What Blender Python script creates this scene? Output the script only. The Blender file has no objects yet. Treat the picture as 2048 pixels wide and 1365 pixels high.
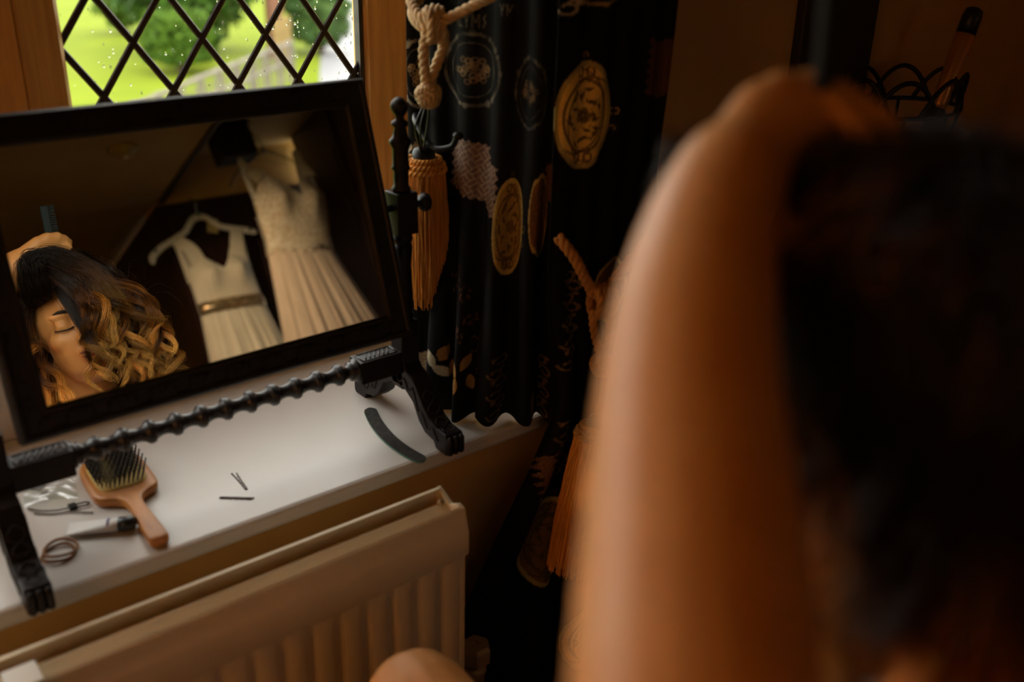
import bpy, bmesh, math, random
import numpy as np
from mathutils import Vector, Matrix
rnd = random.Random(7)
rng = np.random.default_rng(7)
scene = bpy.context.scene
C = scene.collection

# ------------------------------------------------------------------ camera
cam_data = bpy.data.cameras.new('camera')
cam = bpy.data.objects.new('camera', cam_data); C.objects.link(cam)
cam_data.lens = 35.0; cam_data.sensor_width = 36.0; cam_data.clip_start = 0.02; cam_data.clip_end = 300
cam.matrix_world = Matrix(((0.78102, 0.23628, -0.57807, 0.0),
                           (-0.62408, 0.32935, -0.70856, 0.0),
                           (0.02297, 0.91416, 0.40469, 1.40),
                           (0, 0, 0, 1)))
cam_data.dof.use_dof = True; cam_data.dof.focus_distance = 1.68; cam_data.dof.aperture_fstop = 2.4
scene.camera = cam

# ------------------------------------------------------------------ world: an even overcast sky
world = bpy.data.worlds.new('overcast_sky'); scene.world = world; world.use_nodes = True
bg = world.node_tree.nodes['Background']
bg.inputs[0].default_value = (1.0, 0.97, 0.90, 1); bg.inputs[1].default_value = 5.5

# window portals (guide the sky light through the two casements)
for px, w in ((0.622, 0.457), (-0.026, 0.49), (-0.694, 0.49)):
    ld = bpy.data.lights.new('window_portal', 'AREA'); ld.shape = 'RECTANGLE'; ld.size = w; ld.size_y = 1.2
    ld.cycles.is_portal = True
    lo = bpy.data.objects.new('window_portal', ld); C.objects.link(lo)
    lo.location = (px, 1.485, 1.33); lo.rotation_euler = (math.radians(-90), 0, 0)

scene.view_settings.view_transform = 'Standard'; scene.view_settings.look = 'None'
scene.view_settings.gamma = 1.0; scene.view_settings.exposure = 0.0
scene.view_settings.use_curve_mapping = False
FILL_LAMP_POWER = 14.0; FILL_SPOT_POWER = 52.0
scene.cycles.max_bounces = 8; scene.cycles.diffuse_bounces = 4; scene.cycles.glossy_bounces = 4; scene.cycles.transmission_bounces = 4

# ------------------------------------------------------------------ materials
def new_mat(name):
    m = bpy.data.materials.new(name); m.use_nodes = True
    nt = m.node_tree; b = nt.nodes['Principled BSDF']
    return m, nt, b
def noise_mix(nt, c1, c2, scale, detail=4, stretch=None, lo=0.35, hi=0.65, coord='Object', distortion=0.0):
    tc = nt.nodes.new('ShaderNodeTexCoord'); n = nt.nodes.new('ShaderNodeTexNoise')
    n.inputs['Scale'].default_value = scale; n.inputs['Detail'].default_value = detail
    n.inputs['Distortion'].default_value = distortion
    if stretch:
        mp = nt.nodes.new('ShaderNodeMapping'); mp.inputs['Scale'].default_value = stretch
        nt.links.new(tc.outputs[coord], mp.inputs[0]); nt.links.new(mp.outputs[0], n.inputs['Vector'])
    else:
        nt.links.new(tc.outputs[coord], n.inputs['Vector'])
    r = nt.nodes.new('ShaderNodeValToRGB'); r.color_ramp.elements[0].position = lo; r.color_ramp.elements[1].position = hi
    r.color_ramp.elements[0].color = (*c1, 1); r.color_ramp.elements[1].color = (*c2, 1)
    nt.links.new(n.outputs['Fac'], r.inputs['Fac'])
    return r, n
def bump(nt, b, height_socket, strength=0.3, dist=0.002):
    bp = nt.nodes.new('ShaderNodeBump'); bp.inputs['Strength'].default_value = strength; bp.inputs['Distance'].default_value = dist
    nt.links.new(height_socket, bp.inputs['Height']); nt.links.new(bp.outputs[0], b.inputs['Normal'])
def mat(name, c1, c2=None, scale=20, rough=0.5, metal=0.0, spec=0.5, bmp=0.0, bscale=None, stretch=None, sss=0.0, coat=0.0, sheen=0.0, trans=0.0, lo=0.35, hi=0.65, dist=0.002, distortion=0.0):
    m, nt, b = new_mat(name)
    b.inputs['Roughness'].default_value = rough; b.inputs['Metallic'].default_value = metal
    b.inputs['Specular IOR Level'].default_value = spec; b.inputs['Coat Weight'].default_value = coat
    b.inputs['Sheen Weight'].default_value = sheen; b.inputs['Transmission Weight'].default_value = trans
    if sss:
        b.inputs['Subsurface Weight'].default_value = sss; b.inputs['Subsurface Radius'].default_value = (0.012, 0.004, 0.002); b.inputs['Subsurface Scale'].default_value = 0.6
    c2 = c2 or tuple(x * 0.85 for x in c1)
    r, n = noise_mix(nt, c1, c2, scale, 4, stretch, lo, hi, distortion=distortion)
    nt.links.new(r.outputs[0], b.inputs['Base Color'])
    if bmp:
        if bscale:
            n2 = nt.nodes.new('ShaderNodeTexNoise'); n2.inputs['Scale'].default_value = bscale; n2.inputs['Detail'].default_value = 4
            tc = nt.nodes.new('ShaderNodeTexCoord'); nt.links.new(tc.outputs['Object'], n2.inputs['Vector'])
            bump(nt, b, n2.outputs['Fac'], bmp, dist)
        else:
            bump(nt, b, n.outputs['Fac'], bmp, dist)
    return m

M = {}
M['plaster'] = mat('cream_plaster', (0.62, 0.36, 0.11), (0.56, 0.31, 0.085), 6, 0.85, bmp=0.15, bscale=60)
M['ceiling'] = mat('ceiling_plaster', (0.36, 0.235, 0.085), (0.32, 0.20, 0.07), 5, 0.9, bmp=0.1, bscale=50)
M['carpet'] = mat('dark_carpet', (0.035, 0.02, 0.012), (0.02, 0.012, 0.008), 200, 0.95, bmp=0.4)
M['sill'] = mat('sill_paint', (0.64, 0.61, 0.58), (0.61, 0.58, 0.545), 8, 0.32, bmp=0.03, bscale=25)
M['oak'] = mat('oak', (0.78, 0.42, 0.115), (0.56, 0.26, 0.06), 14, 0.45, bmp=0.12, stretch=(6, 6, 0.35), lo=0.3, hi=0.7)
M['dark_timber'] = mat('dark_timber', (0.022, 0.009, 0.005), (0.012, 0.005, 0.003), 10, 0.6, bmp=0.2, stretch=(5, 5, 0.5))
M['mahogany'] = mat('mahogany', (0.045, 0.014, 0.007), (0.022, 0.007, 0.004), 10, 0.4, bmp=0.1, stretch=(5, 5, 0.5))
M['ebony'] = mat('blackened_wood', (0.014, 0.009, 0.008), (0.008, 0.005, 0.005), 30, 0.45, bmp=0.15, spec=0.28)
M['ebony_worn'] = mat('blackened_wood_worn_edges', (0.016, 0.012, 0.012), (0.10, 0.03, 0.015), 18, 0.33, lo=0.62, hi=0.74)
M['lead'] = mat('lead_came', (0.055, 0.045, 0.04), (0.035, 0.03, 0.028), 40, 0.5, metal=0.4)
M['iron'] = mat('black_iron', (0.02, 0.022, 0.025), (0.012, 0.012, 0.014), 40, 0.4, metal=0.6)
M['radiator'] = mat('radiator_enamel', (0.80, 0.66, 0.46), (0.76, 0.62, 0.42), 12, 0.35)
M['brass'] = mat('dull_brass', (0.50, 0.36, 0.20), (0.42, 0.29, 0.15), 30, 0.4, metal=0.2)
M['skin'] = mat('warm_skin', (0.78, 0.36, 0.115), (0.73, 0.31, 0.09), 25, 0.45, bmp=0.05, bscale=300)
M['nail'] = mat('dark_red_nail_polish', (0.06, 0.004, 0.006), None, 10, 0.15, coat=0.5)
M['rope'] = mat('cream_rope', (0.62, 0.42, 0.20), (0.52, 0.33, 0.14), 60, 0.7, bmp=0.2, bscale=400, sheen=0.2)
M['rope2'] = mat('amber_rope', (0.52, 0.23, 0.04), (0.42, 0.17, 0.025), 60, 0.7, bmp=0.2, bscale=400)
M['tassel'] = mat('amber_tassel', (0.88, 0.38, 0.045), (0.72, 0.27, 0.025), 50, 0.5, stretch=(4, 4, 0.3))
M['silk_white'] = mat('ivory_chiffon', (0.82, 0.76, 0.62), (0.76, 0.69, 0.54), 10, 0.7, sheen=0.3)
M['strap_white'] = mat('white_ribbon', (0.85, 0.80, 0.72), None, 10, 0.5)
M['tulle'] = mat('blush_tulle', (0.74, 0.60, 0.47), (0.66, 0.51, 0.38), 14, 0.8, stretch=(5, 5, 0.4), sheen=0.3)
M['hanger_white'] = mat('white_plastic', (0.80, 0.76, 0.68), (0.76, 0.72, 0.63), 10, 0.4)
M['card'] = mat('kraft_card', (0.50, 0.38, 0.15), None, 30, 0.8)
M['steel'] = mat('steel_wire', (0.7, 0.65, 0.55), None, 30, 0.25, metal=1.0)
M['beech'] = mat('beech_wood', (0.56, 0.23, 0.05), (0.44, 0.16, 0.03), 30, 0.4, stretch=(5, 1, 5), bmp=0.05)
M['pad'] = mat('brush_cushion', (0.60, 0.43, 0.12), (0.5, 0.35, 0.09), 40, 0.6)
M['bristle'] = mat('black_bristle', (0.012, 0.010, 0.009), None, 30, 0.4)
M['emery'] = mat('emery_board_grit', (0.035, 0.034, 0.033), (0.055, 0.052, 0.048), 120, 0.9, bmp=0.3, spec=0.1)
M['teal'] = mat('teal_foam_edge', (0.10, 0.26, 0.20), None, 30, 0.6)
M['hairpin'] = mat('brown_enamel_wire', (0.045, 0.02, 0.012), None, 30, 0.3, metal=0.5)
M['tube_white'] = mat('white_tube', (0.75, 0.74, 0.72), None, 20, 0.35)
M['tube_purple'] = mat('lilac_band', (0.28, 0.25, 0.48), None, 20, 0.4)
M['cap_navy'] = mat('dark_cap', (0.02, 0.025, 0.032), None, 20, 0.3)
M['elastic'] = mat('tan_elastic', (0.26, 0.12, 0.05), (0.2, 0.09, 0.035), 200, 0.8)
M['grey_cord'] = mat('grey_cord', (0.20, 0.19, 0.18), None, 200, 0.8)
M['gold'] = mat('rose_gold_barrel', (0.75, 0.40, 0.14), (0.68, 0.34, 0.11), 20, 0.3, metal=0.7)
M['black_plastic'] = mat('black_plastic', (0.012, 0.012, 0.013), None, 20, 0.35)
M['teal_comb'] = mat('dark_teal_plastic', (0.005, 0.012, 0.012), (0.004, 0.009, 0.009), 20, 0.6, spec=0.25)
M['robe'] = mat('white_towelling', (0.75, 0.72, 0.78), (0.68, 0.65, 0.70), 150, 0.9, bmp=0.4)
M['trouser'] = mat('black_cloth', (0.01, 0.01, 0.012), None, 60, 0.9)
M['stool'] = mat('stool_upholstery', (0.03, 0.018, 0.012), None, 60, 0.8)
M['lampshade'] = mat('linen_lampshade', (0.75, 0.6, 0.4), None, 120, 0.8)
M['detector'] = mat('detector_plastic', (0.34, 0.22, 0.07), None, 10, 0.5)
M['earring'] = mat('crystal_earring', (0.9, 0.85, 0.75), None, 10, 0.08, metal=0.9)
M['lash'] = mat('dark_lash', (0.02, 0.012, 0.008), None, 50, 0.6)
M['lip'] = mat('rose_lip', (0.42, 0.14, 0.09), None, 50, 0.4)
M['lawn'] = mat('lawn_grass', (0.145, 0.185, 0.008), (0.12, 0.16, 0.006), 0.8, 0.9, bmp=0.3, bscale=30, spec=0.08)
M['path'] = mat('wet_gravel_path', (0.19, 0.19, 0.205), (0.16, 0.16, 0.17), 2.0, 0.6)
M['leaf'] = mat('hedge_leaf', (0.050, 0.115, 0.012), (0.022, 0.062, 0.008), 1.6, 0.6, spec=0.15)
M['leaf2'] = mat('shrub_leaf', (0.075, 0.14, 0.035), (0.04, 0.085, 0.022), 2.0, 0.6, spec=0.15)
M['leaf3'] = mat('conifer_leaf', (0.08, 0.15, 0.010), (0.04, 0.09, 0.008), 2.0, 0.6, spec=0.15)
M['bark'] = mat('bark', (0.10, 0.06, 0.035), None, 8, 0.9)
M['fence_wood'] = mat('weathered_fence_wood', (0.17, 0.145, 0.12), (0.12, 0.10, 0.08), 6, 0.8)
M['terracotta'] = mat('red_brick', (0.17, 0.075, 0.04), (0.13, 0.055, 0.03), 10, 0.85)
M['yellow_wood'] = mat('new_pine', (0.24, 0.16, 0.05), None, 10, 0.7)

def glass_mat(name, tint=(1, 1, 1), refl=0.06, rough=0.0):
    m = bpy.data.materials.new(name); m.use_nodes = True; nt = m.node_tree
    nt.nodes.remove(nt.nodes['Principled BSDF']); out = nt.nodes['Material Output']
    t = nt.nodes.new('ShaderNodeBsdfTransparent'); t.inputs[0].default_value = (*tint, 1)
    g = nt.nodes.new('ShaderNodeBsdfGlossy'); g.inputs['Roughness'].default_value = rough
    fr = nt.nodes.new('ShaderNodeFresnel'); fr.inputs[0].default_value = 1.45
    mx = nt.nodes.new('ShaderNodeMixShader')
    nt.links.new(fr.outputs[0], mx.inputs[0]); nt.links.new(t.outputs[0], mx.inputs[1]); nt.links.new(g.outputs[0], mx.inputs[2])
    nt.links.new(mx.outputs[0], out.inputs[0]); return m
M['pane'] = glass_mat('window_glass', (0.97, 0.985, 0.97))
M['clear'] = glass_mat('clear_plastic', (0.80, 0.82, 0.78), rough=0.15)
M['drop'] = glass_mat('rain_drop', (0.72, 0.76, 0.70), rough=0.05)
m, nt, b = new_mat('bright_rain_drop'); b.inputs['Transmission Weight'].default_value = 1.0; b.inputs['IOR'].default_value = 1.12; b.inputs['Roughness'].default_value = 0.1; M['drop2'] = m
M['clear'].node_tree.nodes['Fresnel'].inputs[0].default_value = 1.2
M['clear'].node_tree.nodes['Glossy BSDF'].inputs['Roughness'].default_value = 0.35
m, nt, b = new_mat('silvered_mirror'); b.inputs['Metallic'].default_value = 1.0; b.inputs['Roughness'].default_value = 0.0
b.inputs['Base Color'].default_value = (0.90, 0.90, 0.86, 1); M['mirror'] = m

def print_mat(name, rough=0.85):
    m, nt, b = new_mat(name); a = nt.nodes.new('ShaderNodeAttribute'); a.attribute_name = 'print'
    r, n = noise_mix(nt, (0.82, 0.82, 0.82), (1.0, 1.0, 1.0), 260, 3)
    mx = nt.nodes.new('ShaderNodeMix'); mx.data_type = 'RGBA'; mx.blend_type = 'MULTIPLY'; mx.inputs[0].default_value = 1.0
    nt.links.new(a.outputs['Color'], mx.inputs[6]); nt.links.new(r.outputs[0], mx.inputs[7])
    nt.links.new(mx.outputs[2], b.inputs['Base Color']); b.inputs['Roughness'].default_value = rough
    b.inputs['Specular IOR Level'].default_value = 0.15
    bump(nt, b, n.outputs['Fac'], 0.2, 0.0006); return m
M['print'] = print_mat('printed_curtain_cloth')

# lace: cream net with raised floral figures
m, nt, b = new_mat('ivory_lace'); M['lace'] = m
tc = nt.nodes.new('ShaderNodeTexCoord'); vo = nt.nodes.new('ShaderNodeTexVoronoi'); vo.inputs['Scale'].default_value = 85; vo.feature = 'SMOOTH_F1'
no = nt.nodes.new('ShaderNodeTexNoise'); no.inputs['Scale'].default_value = 95; no.inputs['Detail'].default_value = 5; no.inputs['Distortion'].default_value = 1.6
nt.links.new(tc.outputs['Object'], vo.inputs['Vector']); nt.links.new(tc.outputs['Object'], no.inputs['Vector'])
ad = nt.nodes.new('ShaderNodeMath'); ad.operation = 'MULTIPLY'; nt.links.new(vo.outputs['Distance'], ad.inputs[0]); nt.links.new(no.outputs['Fac'], ad.inputs[1])
r = nt.nodes.new('ShaderNodeValToRGB'); r.color_ramp.elements[0].position = 0.10; r.color_ramp.elements[1].position = 0.30
r.color_ramp.elements[0].color = (0.84, 0.78, 0.64, 1); r.color_ramp.elements[1].color = (0.60, 0.46, 0.30, 1)
nt.links.new(ad.outputs[0], r.inputs[0]); nt.links.new(r.outputs[0], b.inputs['Base Color']); b.inputs['Roughness'].default_value = 0.75
bump(nt, b, ad.outputs[0], -0.6, 0.003)
# sequin belt
m, nt, b = new_mat('gold_sequins'); M['sequin'] = m
tc = nt.nodes.new('ShaderNodeTexCoord'); vo = nt.nodes.new('ShaderNodeTexVoronoi'); vo.inputs['Scale'].default_value = 90
nt.links.new(tc.outputs['Object'], vo.inputs['Vector'])
r = nt.nodes.new('ShaderNodeValToRGB'); r.color_ramp.elements[0].color = (0.22, 0.11, 0.04, 1); r.color_ramp.elements[1].color = (1.0, 0.82, 0.52, 1)
nt.links.new(vo.outputs['Color'], r.inputs[0]); nt.links.new(r.outputs[0], b.inputs['Base Color'])
b.inputs['Metallic'].default_value = 0.8; b.inputs['Roughness'].default_value = 0.3; bump(nt, b, vo.outputs['Color'], 0.8, 0.003)
# hair: brown roots running to blonde tips
def hair_mat(name, stops):
    m, nt, b = new_mat(name); hi = nt.nodes.new('ShaderNodeHairInfo'); r = nt.nodes.new('ShaderNodeValToRGB')
    e = r.color_ramp.elements; e[0].position = stops[0][0]; e[0].color = (*stops[0][1], 1); e[1].position = stops[-1][0]; e[1].color = (*stops[-1][1], 1)
    for p, c in stops[1:-1]:
        k = e.new(p); k.color = (*c, 1)
    nt.links.new(hi.outputs['Intercept'], r.inputs[0])
    hs = nt.nodes.new('ShaderNodeHueSaturation'); mr = nt.nodes.new('ShaderNodeMapRange'); mr.inputs[3].default_value = 0.6; mr.inputs[4].default_value = 1.5
    nt.links.new(hi.outputs['Random'], mr.inputs[0]); at_ = nt.nodes.new('ShaderNodeAttribute'); at_.attribute_name = 'tone'; mu = nt.nodes.new('ShaderNodeMath'); mu.operation = 'MULTIPLY'; nt.links.new(mr.outputs[0], mu.inputs[0]); nt.links.new(at_.outputs['Fac'], mu.inputs[1]); nt.links.new(mu.outputs[0], hs.inputs['Value']); nt.links.new(r.outputs[0], hs.inputs['Color'])
    nt.links.new(hs.outputs[0], b.inputs['Base Color']); b.inputs['Roughness'].default_value = 0.34; b.inputs['Specular IOR Level'].default_value = 0.35
    return m
M['hair'] = hair_mat('balayage_hair', [(0.0, (0.020, 0.009, 0.005)), (0.50, (0.026, 0.010, 0.005)), (0.68, (0.11, 0.036, 0.007)), (0.82, (0.46, 0.18, 0.028)), (1.0, (0.90, 0.50, 0.12))])
M['hair_dark'] = hair_mat('dark_hair', [(0.0, (0.008, 0.005, 0.004)), (1.0, (0.02, 0.010, 0.006))])

# floral cloth for the second person's top
m, nt, b = new_mat('red_floral_cloth'); M['floral'] = m
tc = nt.nodes.new('ShaderNodeTexCoord'); vo = nt.nodes.new('ShaderNodeTexVoronoi'); vo.inputs['Scale'].default_value = 22
nt.links.new(tc.outputs['Object'], vo.inputs['Vector'])
r = nt.nodes.new('ShaderNodeValToRGB'); e = r.color_ramp.elements; e[0].position = 0.25; e[0].color = (0.45, 0.01, 0.02, 1); e[1].position = 0.5; e[1].color = (0.012, 0.008, 0.008, 1)
k = e.new(0.08); k.color = (0.75, 0.35, 0.05, 1); k = e.new(0.40); k.color = (0.03, 0.07, 0.05, 1)
nt.links.new(vo.outputs['Distance'], r.inputs[0]); nt.links.new(r.outputs[0], b.inputs['Base Color']); b.inputs['Roughness'].default_value = 0.8

# ------------------------------------------------------------------ mesh helpers
def cr(points, n):
    """Catmull-Rom through the rows of points, n samples per span."""
    p = np.asarray(points, float); p = np.vstack([2 * p[0] - p[1], p, 2 * p[-1] - p[-2]])
    out = []
    for i in range(1, len(p) - 2):
        t = np.linspace(0, 1, n, endpoint=False)[:, None]
        a, b_, c, d = p[i - 1], p[i], p[i + 1], p[i + 2]
        out.append(0.5 * ((2 * b_) + (-a + c) * t + (2 * a - 5 * b_ + 4 * c - d) * t ** 2 + (-a + 3 * b_ - 3 * c + d) * t ** 3))
    out.append(p[-2][None]); return np.vstack(out)
class MB:
    def __init__(s): s.v = []; s.f = []; s.n = 0
    def add(s, verts, faces):
        verts = np.asarray(verts, float).reshape(-1, 3); s.v.append(verts)
        s.f += [tuple(i + s.n for i in f) for f in faces]; s.n += len(verts); return s
    def box(s, x0, x1, y0, y1, z0, z1, rot=None, pivot=None):
        v = np.array([(x, y, z) for z in (z0, z1) for y in (y0, y1) for x in (x0, x1)], float)
        if rot is not None:
            R = np.array(rot); pv = np.array(pivot if pivot is not None else v.mean(0)); v = (v - pv) @ R.T + pv
        return s.add(v, [(0, 2, 3, 1), (4, 5, 7, 6), (0, 1, 5, 4), (2, 6, 7, 3), (0, 4, 6, 2), (1, 3, 7, 5)])
    def tube(s, pts, rad, n=8, caps=True, flat=None, up=None, closed=False):
        p = np.asarray(pts, float); k = len(p); rad = np.broadcast_to(np.asarray(rad, float), (k,))
        t = np.gradient(p, axis=0) if not closed else np.roll(p, -1, 0) - np.roll(p, 1, 0)
        t /= np.linalg.norm(t, axis=1)[:, None] + 1e-12
        if up is None:
            up = np.array([0, 0, 1.0]) if abs(t[0][2]) < 0.9 else np.array([1.0, 0, 0])
        a = np.asarray(up, float); fl = (1, 1) if flat is None else flat; vs = []
        ang = np.linspace(0, 2 * math.pi, n, endpoint=False)
        for i in range(k):
            a = a - (a @ t[i]) * t[i]; a /= np.linalg.norm(a) + 1e-12; b_ = np.cross(t[i], a)
            vs.append(p[i] + rad[i] * (np.cos(ang)[:, None] * a * fl[0] + np.sin(ang)[:, None] * b_ * fl[1]))
        vs = np.vstack(vs); fs = []
        for i in range(k if closed else k - 1):
            j = (i + 1) % k
            for q in range(n):
                r_ = (q + 1) % n; fs.append((i * n + q, i * n + r_, j * n + r_, j * n + q))
        if caps and not closed:
            fs.append(tuple(range(n - 1, -1, -1))); fs.append(tuple((k - 1) * n + q for q in range(n)))
        return s.add(vs, fs)
    def capsule(s, pts, rad, n=14, flat=None, up=None):
        """Tapered tube with rounded ends."""
        p = np.asarray(pts, float); rad = list(np.broadcast_to(np.asarray(rad, float), (len(p),)))
        d0 = (p[0] - p[1]) / np.linalg.norm(p[0] - p[1]); d1 = (p[-1] - p[-2]) / np.linalg.norm(p[-1] - p[-2])
        A = [p[0] + d0 * rad[0] * math.sin(a) for a in (1.45, 1.1, 0.6)]; ra = [rad[0] * math.cos(a) for a in (1.45, 1.1, 0.6)]
        B = [p[-1] + d1 * rad[-1] * math.sin(a) for a in (0.6, 1.1, 1.45)]; rb = [rad[-1] * math.cos(a) for a in (0.6, 1.1, 1.45)]
        return s.tube(np.vstack([A, p, B]), ra + rad + rb, n, True, flat, up)
    def ell(s, c, r, rot=None, nu=16, nv=10):
        v = [(0, 0, 1)]; f = []
        for i in range(1, nv):
            th = math.pi * i / nv
            for j in range(nu):
                ph = 2 * math.pi * j / nu; v.append((math.sin(th) * math.cos(ph), math.sin(th) * math.sin(ph), math.cos(th)))
        v.append((0, 0, -1)); v = np.array(v) * np.array(r)
        if rot is not None: v = v @ np.array(rot).T
        v = v + np.array(c)
        for j in range(nu): f.append((0, 1 + j, 1 + (j + 1) % nu))
        for i in range(nv - 2):
            for j in range(nu):
                a = 1 + i * nu + j; b_ = 1 + i * nu + (j + 1) % nu; f.append((a, a + nu, b_ + nu, b_))
        L = len(v) - 1; o = 1 + (nv - 2) * nu
        for j in range(nu): f.append((o + j, L, o + (j + 1) % nu))
        return s.add(v, f)
    def lathe(s, prof, org, axis=(0, 0, 1), n=20):
        """prof: list of (distance along axis, radius)."""
        p = [np.array(org) + np.array(axis, float) * a for a, _ in prof]
        ax = np.array(axis, float); ax /= np.linalg.norm(ax); u = np.array([1, 0, 0]) if abs(ax[0]) < 0.9 else np.array([0, 0, 1.0])
        u = u - (u @ ax) * ax; u /= np.linalg.norm(u); w = np.cross(ax, u); ang = np.linspace(0, 2 * math.pi, n, endpoint=False)
        vs = np.vstack([c + r_ * (np.cos(ang)[:, None] * u + np.sin(ang)[:, None] * w) for c, (_, r_) in zip(p, prof)]); k = len(prof); fs = []
        for i in range(k - 1):
            for q in range(n): fs.append((i * n + q, i * n + (q + 1) % n, (i + 1) * n + (q + 1) % n, (i + 1) * n + q))
        fs.append(tuple(range(n - 1, -1, -1))); fs.append(tuple((k - 1) * n + q for q in range(n)))
        return s.add(vs, fs)
    def prism(s, poly, axis, a0, a1):
        """poly: 2-D outline in the two other axes (in x,y,z order); extruded along axis."""
        n = len(poly); ix = [i for i in range(3) if i != axis]; v = np.zeros((2 * n, 3))
        for k, a in enumerate((a0, a1)):
            v[k * n:(k + 1) * n, axis] = a; v[k * n:(k + 1) * n, ix[0]] = [p[0] for p in poly]; v[k * n:(k + 1) * n, ix[1]] = [p[1] for p in poly]
        fs = [tuple(range(n - 1, -1, -1)), tuple(range(n, 2 * n))] + [(i, (i + 1) % n, n + (i + 1) % n, n + i) for i in range(n)]
        return s.add(v, fs)
    def grid(s, P):
        """P: (a, b, 3) array -> open sheet."""
        a, b_ = P.shape[:2]; i, j = np.meshgrid(np.arange(a - 1), np.arange(b_ - 1), indexing='ij'); q = (i * b_ + j).ravel()
        return s.add(P.reshape(-1, 3), [(int(k), int(k + 1), int(k + b_ + 1), int(k + b_)) for k in q])
    def move(s, fn):
        s.v = [fn(np.vstack(s.v))]; return s
    def build(s, name, m, parent=None, smooth=True, origin=None, bevel=0.0, fix=True, local=False):
        me = bpy.data.meshes.new(name); v = np.vstack(s.v)
        q = None if local else parent
        while q is not None:                      # shapes are given in room coordinates
            v = v - np.array(q.location); q = q.parent
        if origin is not None: v = v - np.array(origin)
        me.from_pydata(v.tolist(), [], s.f); me.update()
        if fix:
            bm = bmesh.new(); bm.from_mesh(me); bmesh.ops.recalc_face_normals(bm, faces=bm.faces); bm.to_mesh(me); bm.free()
        if smooth:
            me.shade_smooth()
            if smooth == 'auto': me.set_sharp_from_angle(angle=math.radians(40))
        me.materials.append(M[m] if isinstance(m, str) else m)
        o = bpy.data.objects.new(name, me); C.objects.link(o)
        if origin is not None: o.location = origin
        if parent is not None: o.parent = parent
        if bevel:
            md = o.modifiers.new('bevel', 'BEVEL'); md.width = bevel; md.segments = 2; md.limit_method = 'ANGLE'
        return o
def tag(o, label, cat, group=None):
    o['label'] = label; o['category'] = cat
    if group: o['group'] = group
    return o
def struct(o): o['kind'] = 'structure'; return o
def thing(name, label, cat, loc=(0, 0, 0), rz=0.0, group=None):
    o = bpy.data.objects.new(name, None); C.objects.link(o); o.empty_display_size = 0.05
    o.location = loc; o.rotation_euler = (0, 0, rz); return tag(o, label, cat, group)
def stuff(o): o['kind'] = 'stuff'; return o
def blobby(mb, name, m, voxel, parent=None, smooth=6, factor=0.5):
    """Closed overlapping shapes fused into one continuous skin."""
    o = mb.build(name, m, parent)
    r_ = o.modifiers.new('fuse', 'REMESH'); r_.mode = 'VOXEL'; r_.voxel_size = voxel; r_.use_smooth_shade = True
    if smooth:
        k = o.modifiers.new('smooth', 'SMOOTH'); k.iterations = smooth; k.factor = factor
    return o

# ================================================================== THE ROOM
# floor, walls, ceilings
struct(MB().box(-1.6, 2.6, -3.4, 1.45, -0.1, 0.0).build('floor', 'carpet', smooth=False))
wf = MB()
wf.box(-1.6, 2.6, 1.04, 1.65, 0.0, 0.655)                     # below the sill
wf.box(0.985, 2.6, 1.04, 1.65, 0.655, 2.45)                    # right of the recess
wf.box(-1.6, -1.06, 1.04, 1.65, 0.655, 2.45)                  # left of the recess
wf.box(-1.06, 0.985, 1.04, 1.65, 2.0, 2.45)                    # above the recess
struct(wf.build('wall_front', 'plaster', smooth=False))
struct(MB().box(2.45, 2.6, -1.25, 1.04, 0.0, 2.45).build('wall_right', 'plaster', smooth=False))
struct(MB().box(-1.75, -1.6, -3.4, 1.45, 0.0, 2.45).build('wall_left', 'plaster', smooth=False))
wb = MB(); wb.box(-1.6, 2.6, -3.5, -3.4, 0.0, 2.45); wb.box(1.63, 2.6, -2.30, -2.16, 2.19, 2.45)
struct(wb.build('wall_back', 'plaster', smooth=False))
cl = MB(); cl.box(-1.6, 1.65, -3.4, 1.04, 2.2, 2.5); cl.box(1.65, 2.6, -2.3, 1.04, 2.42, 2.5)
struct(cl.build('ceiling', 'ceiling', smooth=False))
struct(MB().box(1.642, 1.662, -2.12, 1.04, 2.188, 2.215).build('trim_1', 'dark_timber', smooth=False))
struct(MB().box(1.82, 1.985, -1.80, -1.68, 2.2, 2.42).build('trim_2', 'dark_timber', smooth=False, bevel=0.004))
struct(MB().box(1.431, 1.642, 1.022, 1.06, 0.0, 2.42).build('trim_3', 'dark_timber', smooth=False, bevel=0.004))
struct(MB().box(-1.6, 1.2, 1.02, 1.06, 0.0, 0.36).build('baseboard_front', 'dark_timber', smooth=False, bevel=0.004))

# the painted window sill with its rounded nose and rounded right corner
sp = [(-1.06, 1.46), (-1.06, 1.015)]
sp += [(0.885 + 0.022 * math.sin(a), 1.037 - 0.022 * math.cos(a)) for a in np.linspace(0, math.pi / 2, 7)] + [(0.907, 1.06), (0.985, 1.06), (0.985, 1.46)]
sill = struct(MB().prism(sp, 2, 0.655, 0.68).build('trim_4', 'sill', smooth=False, bevel=0.006))
sill['label'] = 'white painted window sill with rounded nose'

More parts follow.
